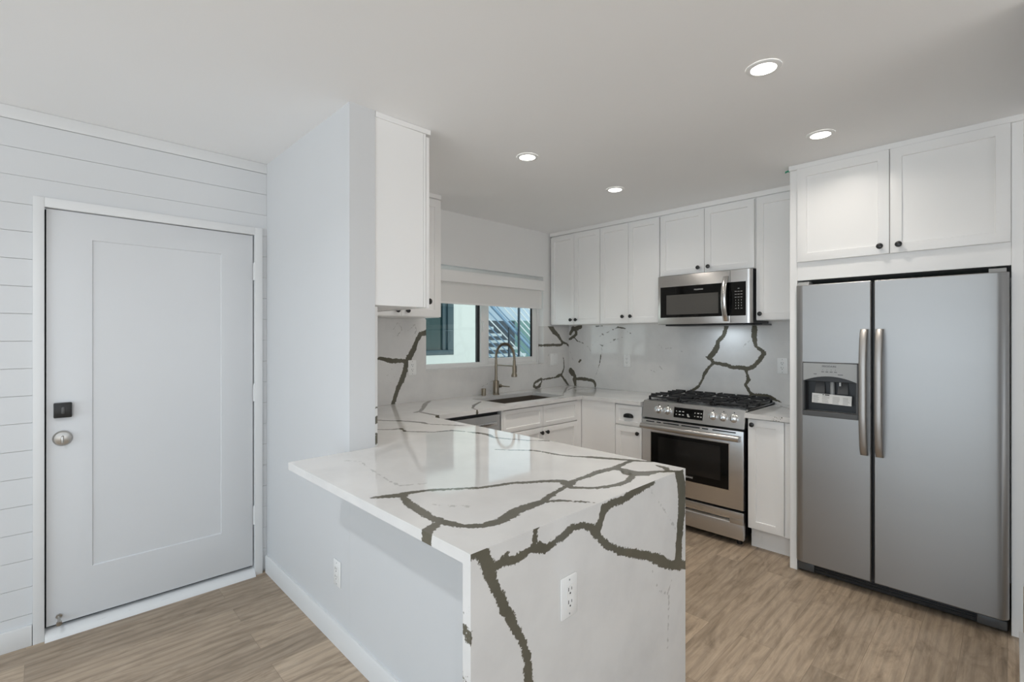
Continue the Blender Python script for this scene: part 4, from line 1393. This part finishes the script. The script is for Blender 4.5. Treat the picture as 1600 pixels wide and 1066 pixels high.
def fridge_door(name, ya, yb, round_left, hole=None):
    """ya > yb: left and right edge in Y; one outer edge rounded; hole=(ya,yb,z0,z1)"""
    z0, z1 = 0.080, 1.728
    R = 0.055
    P = []           # (y, x) of the front from left to right
    D = 3.330
    if round_left:
        P.append((ya, D))
        for i in range(9):
            a = PI / 2 * i / 8
            P.append((ya - R * (1 - math.cos(a)) * 0.8, XD + 0.045 * (1 - math.sin(a))))
    else:
        P += [(ya, D), (ya, XD + 0.004), (ya - 0.004, XD)]
    mids = []
    n = 14
    ye = yb + (0.004 if round_left else R * 0.8)
    ys_ = P[-1][0]
    cand = [ys_ + (ye - ys_) * i / n for i in range(1, n)]
    if hole:
        cand += [hole[0], hole[1]]
    for y in sorted(set(cand), reverse=True):
        P.append((y, XD))
    if round_left:
        P += [(yb + 0.004, XD), (yb, XD + 0.004), (yb, D)]
    else:
        for i in range(8, -1, -1):
            a = PI / 2 * i / 8
            P.append((yb + R * (1 - math.cos(a)) * 0.8, XD + 0.045 * (1 - math.sin(a))))
        P.append((yb, D))
    zs = [z0, z0 + 0.004, z1 - 0.004, z1]
    if hole:
        zs = [z0, z0 + 0.004, hole[2], hole[3], z1 - 0.004, z1]
    mb = MB()
    V = []
    for z in zs:
        ins = 0.003 if z in (z0, z1) else 0.0
        V.append([mb.bm.verts.new((min(x + ins, D) if x < D else D, y, z)) for y, x in P])
    for k in range(len(zs) - 1):
        for i in range(len(P) - 1):
            if hole and hole[2] - 1e-6 <= zs[k] < hole[3] - 1e-6 and hole[1] - 1e-6 < (P[i][0] + P[i + 1][0]) / 2 < hole[0] + 1e-6:
                continue
            mb.bm.faces.new((V[k][i], V[k][i + 1], V[k + 1][i + 1], V[k + 1][i]))
    mb.bm.faces.new(V[0][::-1])
    mb.bm.faces.new(V[-1])
    bk = [V[k][-1] for k in range(len(zs))] + [V[k][0] for k in range(len(zs) - 1, -1, -1)]
    mb.bm.faces.new(bk)
    bmesh.ops.remove_doubles(mb.bm, verts=mb.bm.verts, dist=1e-6)
    return mb.build(name, M['fridge'], rf, smooth=30)


H = (0.872, 0.597, 0.957, 1.273)
ld = fridge_door('freezer_door', 0.9158, 0.541, True, H)
rd = fridge_door('refrigerator_door', 0.527, 0.012, False)
MB().box(3.300, 3.345, 0.5275, 0.5405, 0.08, 1.72).build('door_gasket', M['black'], rf)
# handles
for pr, yc in ((ld, 0.568), (rd, 0.4995)):
    mb = MB()
    n = 24
    rings = []
    for i in range(n + 1):
        u = i / n
        z = 0.772 + (1.462 - 0.772) * u
        bow = 0.018 + 0.045 * min(1.0, math.sin(PI * u) ** 0.5 * 1.15) if 0 < u < 1 else 0.018
        x = XD - bow
        w2, t2 = 0.0175, 0.009
        ring = []
        for k in range(14):
            a = 2 * PI * k / 14
            ring.append(mb.bm.verts.new((x + t2 * math.cos(a) * (1.0), yc + w2 * math.copysign(abs(math.sin(a)) ** 0.6, math.sin(a)), z)))
        rings.append(ring)
    for A_, B_ in zip(rings, rings[1:]):
        for k in range(14):
            j = (k + 1) % 14
            mb.bm.faces.new((A_[k], A_[j], B_[j], B_[k]))
    mb.bm.faces.new(rings[0][::-1])
    mb.bm.faces.new(rings[-1])
    for z in (0.785, 1.430):
        mb.box(XD - 0.022, XD - 0.0003, yc - 0.012, yc + 0.012, z - 0.008, z + 0.026, 0.003)
    mb.build('handle', M['handle'], pr)
# hinge covers
for y, nm in ((0.875, 'hinge_cover'), (0.052, 'hinge_cover')):
    mb = MB()
    mb.prism([(3.27, 1.7285), (3.285, 1.748), (3.33, 1.752), (3.40, 1.7285)], lambda a, b, h: (a, h, b), y - 0.03, y + 0.03)
    mb.build(nm, M['plasgrey'], rf)
# base grille
mb = MB()
mb.box(3.318, 3.345, 0.018, 0.912, 0.012, 0.074, 0.004)
gr = mb.build('base_grille', M['plasblk'], rf)
mb = MB()
for z in (0.030, 0.043, 0.056):
    mb.box(3.312, 3.3178, 0.13, 0.82, z, z + 0.005)
for k in range(7):
    y = 0.17 + 0.1 * k
    mb.box(3.313, 3.3178, y, y + 0.004, 0.028, 0.064)
mb.build('louvers', M['black'], gr)
MB().box(3.306, 3.3178, 0.02, 0.125, 0.014, 0.060, 0.004).build('grille_end', M['plasmid'], gr)
MB().box(3.306, 3.3178, 0.825, 0.912, 0.014, 0.060, 0.004).build('grille_end', M['plasmid'], gr)
# dispenser
Td = FX(XD)
dy0, dy1, dz0, dz1 = yy(H[0]), yy(H[1]), H[2], H[3]
mb = MB(Td)
# frame ring with a cavity
for (a, b, c, e) in ((dy0, dy1, dz1 - 0.006, dz1), (dy0, dy1, dz0, dz0 + 0.030), (dy0, dy0 + 0.010, dz0 + 0.03, dz1 - 0.006), (dy1 - 0.010, dy1, dz0 + 0.03, dz1 - 0.006)):
    mb.box(a, b, -0.008, 0.05, c, e, 0.002, 1)
mb.build('dispenser_frame', M['plasmid'], ld)
mb = MB(Td)
mb.box(dy0 + 0.010, dy1 - 0.010, 0.068, 0.074, dz0 + 0.03, dz1 - 0.006)
mb.box(dy0 + 0.010, dy0 + 0.013, 0.0, 0.068, dz0 + 0.03, dz1 - 0.10)
mb.box(dy1 - 0.013, dy1 - 0.010, 0.0, 0.068, dz0 + 0.03, dz1 - 0.10)
mb.build('dispenser_cavity', M['plasblk'], ld)
mb = MB(Td)
poly = [(dy0 + 0.006, dz1 - 0.006), (dy1 - 0.006, dz1 - 0.006)]
for i in range(15):
    u = i / 14
    poly.append((dy1 - 0.006 - (dy1 - dy0 - 0.012) * u, 1.163 + 0.030 * (1 - (2 * u - 1) ** 2)))
mb.prism(poly, lambda a, b, h: (a, h, b), -0.011, 0.004)
pn = mb.build('dispenser_panel', M['plasgrey'], ld, label='light grey dispenser control panel')
mb = MB(Td)
mb.box(dy0 + 0.010, dy1 - 0.010, 0.005, 0.066, 1.160, 1.195, 0.002, 1)
mb.build('dispenser_hood', M['plasblk'], ld)
text('FRIGIDAIRE', 0.014, Td @ Tr(((dy0 + dy1) / 2, -0.0113, 1.250)), M['inkdark'], ld, 'lettering')
mb = MB(Td)
for k in range(4):
    x = (dy0 + dy1) / 2 - 0.032 + 0.021 * k
    mb.box(x - 0.007, x + 0.007, -0.0116, -0.0112, 1.217, 1.220)
    mb.box(x - 0.002, x + 0.002, -0.0116, -0.0112, 1.229, 1.231)
mb.box(dy0 + 0.06, dy0 + 0.075, -0.0116, -0.0112, 1.203, 1.206)
mb.box(dy1 - 0.095, dy1 - 0.07, -0.0116, -0.0112, 1.203, 1.206)
mb.build('panel_marks', M['inkdark'], ld, label='small dark key labels')
for px_ in (-0.06, 0.055):
    mb = MB(Td)
    mb.prism([(-0.022, 0.0), (0.022, 0.0), (0.026, -0.065), (-0.026, -0.065)], lambda a, b, h: ((dy0 + dy1) / 2 + px_ + a, 0.060 - 0.02 * (-b / 0.065) + h, 1.155 + b), 0, 0.006)
    mb.build('paddle', M['plasmid'], ld)
mb = MB(Td)
mb.cyl(((dy0 + dy1) / 2 + 0.004, 0.042, 1.159), ((dy0 + dy1) / 2 + 0.004, 0.046, 1.07), 0.012, 0.012, seg=14)
mb.build('ice_chute', M['plasgrey'], ld)
mb = MB(Td)
mb.cyl(((dy0 + dy1) / 2 + 0.045, 0.030, 1.159), ((dy0 + dy1) / 2 + 0.045, 0.030, 1.138), 0.005, seg=10)
mb.build('water_nozzle', M['plate'], ld)
# sticker, tilted a little, with lines of illegible print
Ts = Td @ Tr(((dy0 + dy1) / 2 + 0.003, 0.024, 1.058)) @ Matrix.Rotation(0.03, 4, 'Y')
mb = MB(Ts)
mb.box(-0.098, 0.098, 0, 0.0006, -0.027, 0.029)
mb.build('sticker', M['paper'], ld, label='white printed notice sticker')
mb = MB(Ts)
for c, (a, b) in enumerate(((-0.092, -0.056), (-0.046, -0.008), (0.006, 0.046), (0.056, 0.092))):
    for k in range(7):
        mb.box(a, b - random.uniform(0, 0.012), -0.0005, -0.0002, 0.014 - 0.006 * k, 0.0158 - 0.006 * k)
mb.build('sticker_print', M['inkgrey'], ld)
mb = MB(Ts)
mb.box(-0.044, -0.038, -0.0006, -0.0002, 0.0205, 0.0265)
mb.box(-0.033, -0.010, -0.0006, -0.0002, 0.0205, 0.0265)
mb.build('sticker_heading', M['inkdark'], ld)

# scrap of green tape sticking out above the cabinet side
gt = MB()
gt.prism([(0.9605, 2.440), (0.975, 2.4445), (0.992, 2.440), (0.990, 2.452), (0.972, 2.456), (0.9605, 2.452)], lambda a, b, h: (h, a, b), 3.335, 3.338)
tag(gt.build('tape_scrap', M['green']), 'scrap of green tape sticking out beside the refrigerator cabinet top', 'tape')

# ------------------------------------------------------------------ recessed ceiling lights
def lamp_proto(loc, label):
    t = thing('ceiling_light', loc, label, 'ceiling light', 'recessed ceiling lights')
    x, y, z = loc
    mb = MB()
    mb.lathe([(0.046, -0.0060), (0.052, -0.0062), (0.062, -0.0035), (0.064, -0.0005)], (x, y, z), (0, 0, 1), seg=40, cap=False)
    mb.build('trim_ring', M['plate'], t)
    mb = MB()
    mb.cyl((x, y, z - 0.0045), (x, y, z - 0.0008), 0.0455, seg=40)
    mb.build('lens', M['glow'], t)
    ld_ = bpy.data.lights.new('bulb', 'AREA')
    ld_.shape = 'DISK'
    ld_.size = 0.085
    ld_.energy = LAMP_W
    ld_.spread = 2.6
    ld_.color = (1.0, 0.93, 0.84)
    lo = bpy.data.objects.new('bulb', ld_)
    lo.location = (0, 0, -0.0075)
    lo.parent = t
    COL.objects.link(lo)
    sd = bpy.data.lights.new('beam', 'SPOT')      # the narrow part of the downlight
    sd.energy = 17.0
    sd.spot_size = 1.25
    sd.spot_blend = 0.6
    sd.shadow_soft_size = 0.04
    sd.color = (1.0, 0.94, 0.86)
    so = bpy.data.objects.new('beam', sd)
    so.location = (0, 0, -0.012)
    so.parent = t
    COL.objects.link(so)
    return t


LAMP_W = 2.0
spots = [((2.018, 0.676), 'recessed ceiling light farthest from the cabinets, above the aisle'), ((2.893, 0.693), 'recessed ceiling light in front of the refrigerator cabinet'),
         ((2.030, 1.965), 'recessed ceiling light nearest the partition cabinet'), ((2.925, 1.966), 'recessed ceiling light nearest the corner wall cabinets')]
proto = lamp_proto((spots[0][0][0], spots[0][0][1], CEIL), spots[0][1])
for (xy, lab) in spots[1:]:
    c = copy_tree(proto)
    c.location = (xy[0], xy[1], CEIL)
    c['label'] = lab

# two unseen lamps added to brighten the entry floor and half wall
for (xy, lab) in (((-0.55, 1.55), 'unseen ceiling light added over the entry floor'), ((-0.55, -0.9), 'unseen ceiling light added over the living room floor')):
    c = copy_tree(proto)
    c.location = (xy[0], xy[1], CEIL)
    c['label'] = lab
    for ch in c.children:
        if ch.type == 'LIGHT' and ch.data.type == 'AREA':
            ch.data = ch.data.copy()
            ch.data.energy = 11.0
            ch.data.color = (0.92, 0.96, 1.0)

# ------------------------------------------------------------------ outside the window
struct(MB().box(-3, 16, 3.6, 16, -1.3, -1.2).build('ground', M['ground']), 'concrete ground outside the kitchen window', 'ground')
nb = thing('neighbor_building', (3.3, 6.4, -1.2), 'pale stucco building with a dark teal window outside', 'building')
mb = MB()
mb.box(0.5, 3.2, 6.2, 6.6, -1.2, 5)
mb.box(4.714, 5.25, 6.2, 6.6, -1.2, 5)
mb.box(3.2, 4.714, 6.2, 6.6, -1.2, 1.137)
mb.box(3.2, 4.714, 6.2, 6.6, 2.5, 5)
mb.build('wall', M['stucco'], nb)
mb = MB()
mb.box(3.2, 4.7135, 6.19, 6.28, 1.1375, 1.215, 0.005)
mb.box(3.2, 4.7135, 6.19, 6.28, 2.42, 2.4995, 0.005)
mb.box(3.2, 3.28, 6.19, 6.28, 1.215, 2.42, 0.005)
mb.box(4.60, 4.7135, 6.19, 6.28, 1.215, 2.42, 0.005)
mb.box(4.52, 4.60, 6.22, 6.26, 1.215, 2.42, 0.004)
wf_ = mb.build('window', M['teal'], nb)
MB().box(3.28, 4.52, 6.25, 6.255, 1.215, 2.42).build('pane', M['tealglass'], wf_)
st = thing('outdoor_stair', (6.5, 8, -1.2), 'outdoor staircase of pale open treads behind the window', 'staircase')
slope_ = 0.766


def rail_x(z):
    return 7.346 - (z - 1.134) / slope_


for k in range(-6, 8):
    z = 1.194 + 0.148 * k
    mb = MB()
    mb.box(5.45, rail_x(z) + 0.45, 7.4 + 0.06 * (k + 6), 7.75 + 0.06 * (k + 6), z - 0.055, z + 0.005, 0.004)
    mb.build('tread', M['tread'], st)
MB().box(5.40, 5.449, 7.35, 8.9, -1.2, 2.7).build('stringer', M['raildark'], st)
MB().box(5.47, 8.75, 8.92, 8.97, -1.2, 1.82).build('stair_shade_sheet', M['raildark'], st, label='dark sheet put in as shade behind the stair treads')  # dark colour stands in for shade between the open treads
MB().box(8.76, 12.5, 9.05, 9.1, -1.2, 1.85).build('back_panel', M['farteal'], st, label='teal wall beside the stair')
ra = thing('stair_railing', (6.8, 7.0, -1.2), 'blue-grey sloping stair railing with parallel bars outside the window', 'railing')


def slant(o, y):
    a, b = 5.35, 8.6
    f = lambda x: 1.134 + (7.346 - x) * slope_ + o
    return [(a, y, f(a)), (b, y, f(b))]


mb = MB()
mb.tube(slant(0.0, 6.95), 0.034, 12)
mb.build('handrail', M['railblue'], ra)
for k in range(-7, 7):
    if k == 0:
        continue
    mb = MB()
    mb.tube(slant(0.135 * k, 7.0), 0.013, 8)
    mb.build('bar', M['raillight'] if k > 1 or k == -2 else M['railblue'], ra)
for x, zt_ in ((6.60, 1.60), (6.87, 2.5)):
    MB().box(x - 0.018, x + 0.018, 6.87, 6.905, -1.2, zt_).build('post', M['raildark'], ra)
fb = MB()
fb.box(4, 16, 12, 12.5, -1.2, 2.55)
tag(fb.build('far_building', M['farwall']), 'pale blue building far behind the outdoor stair', 'building')
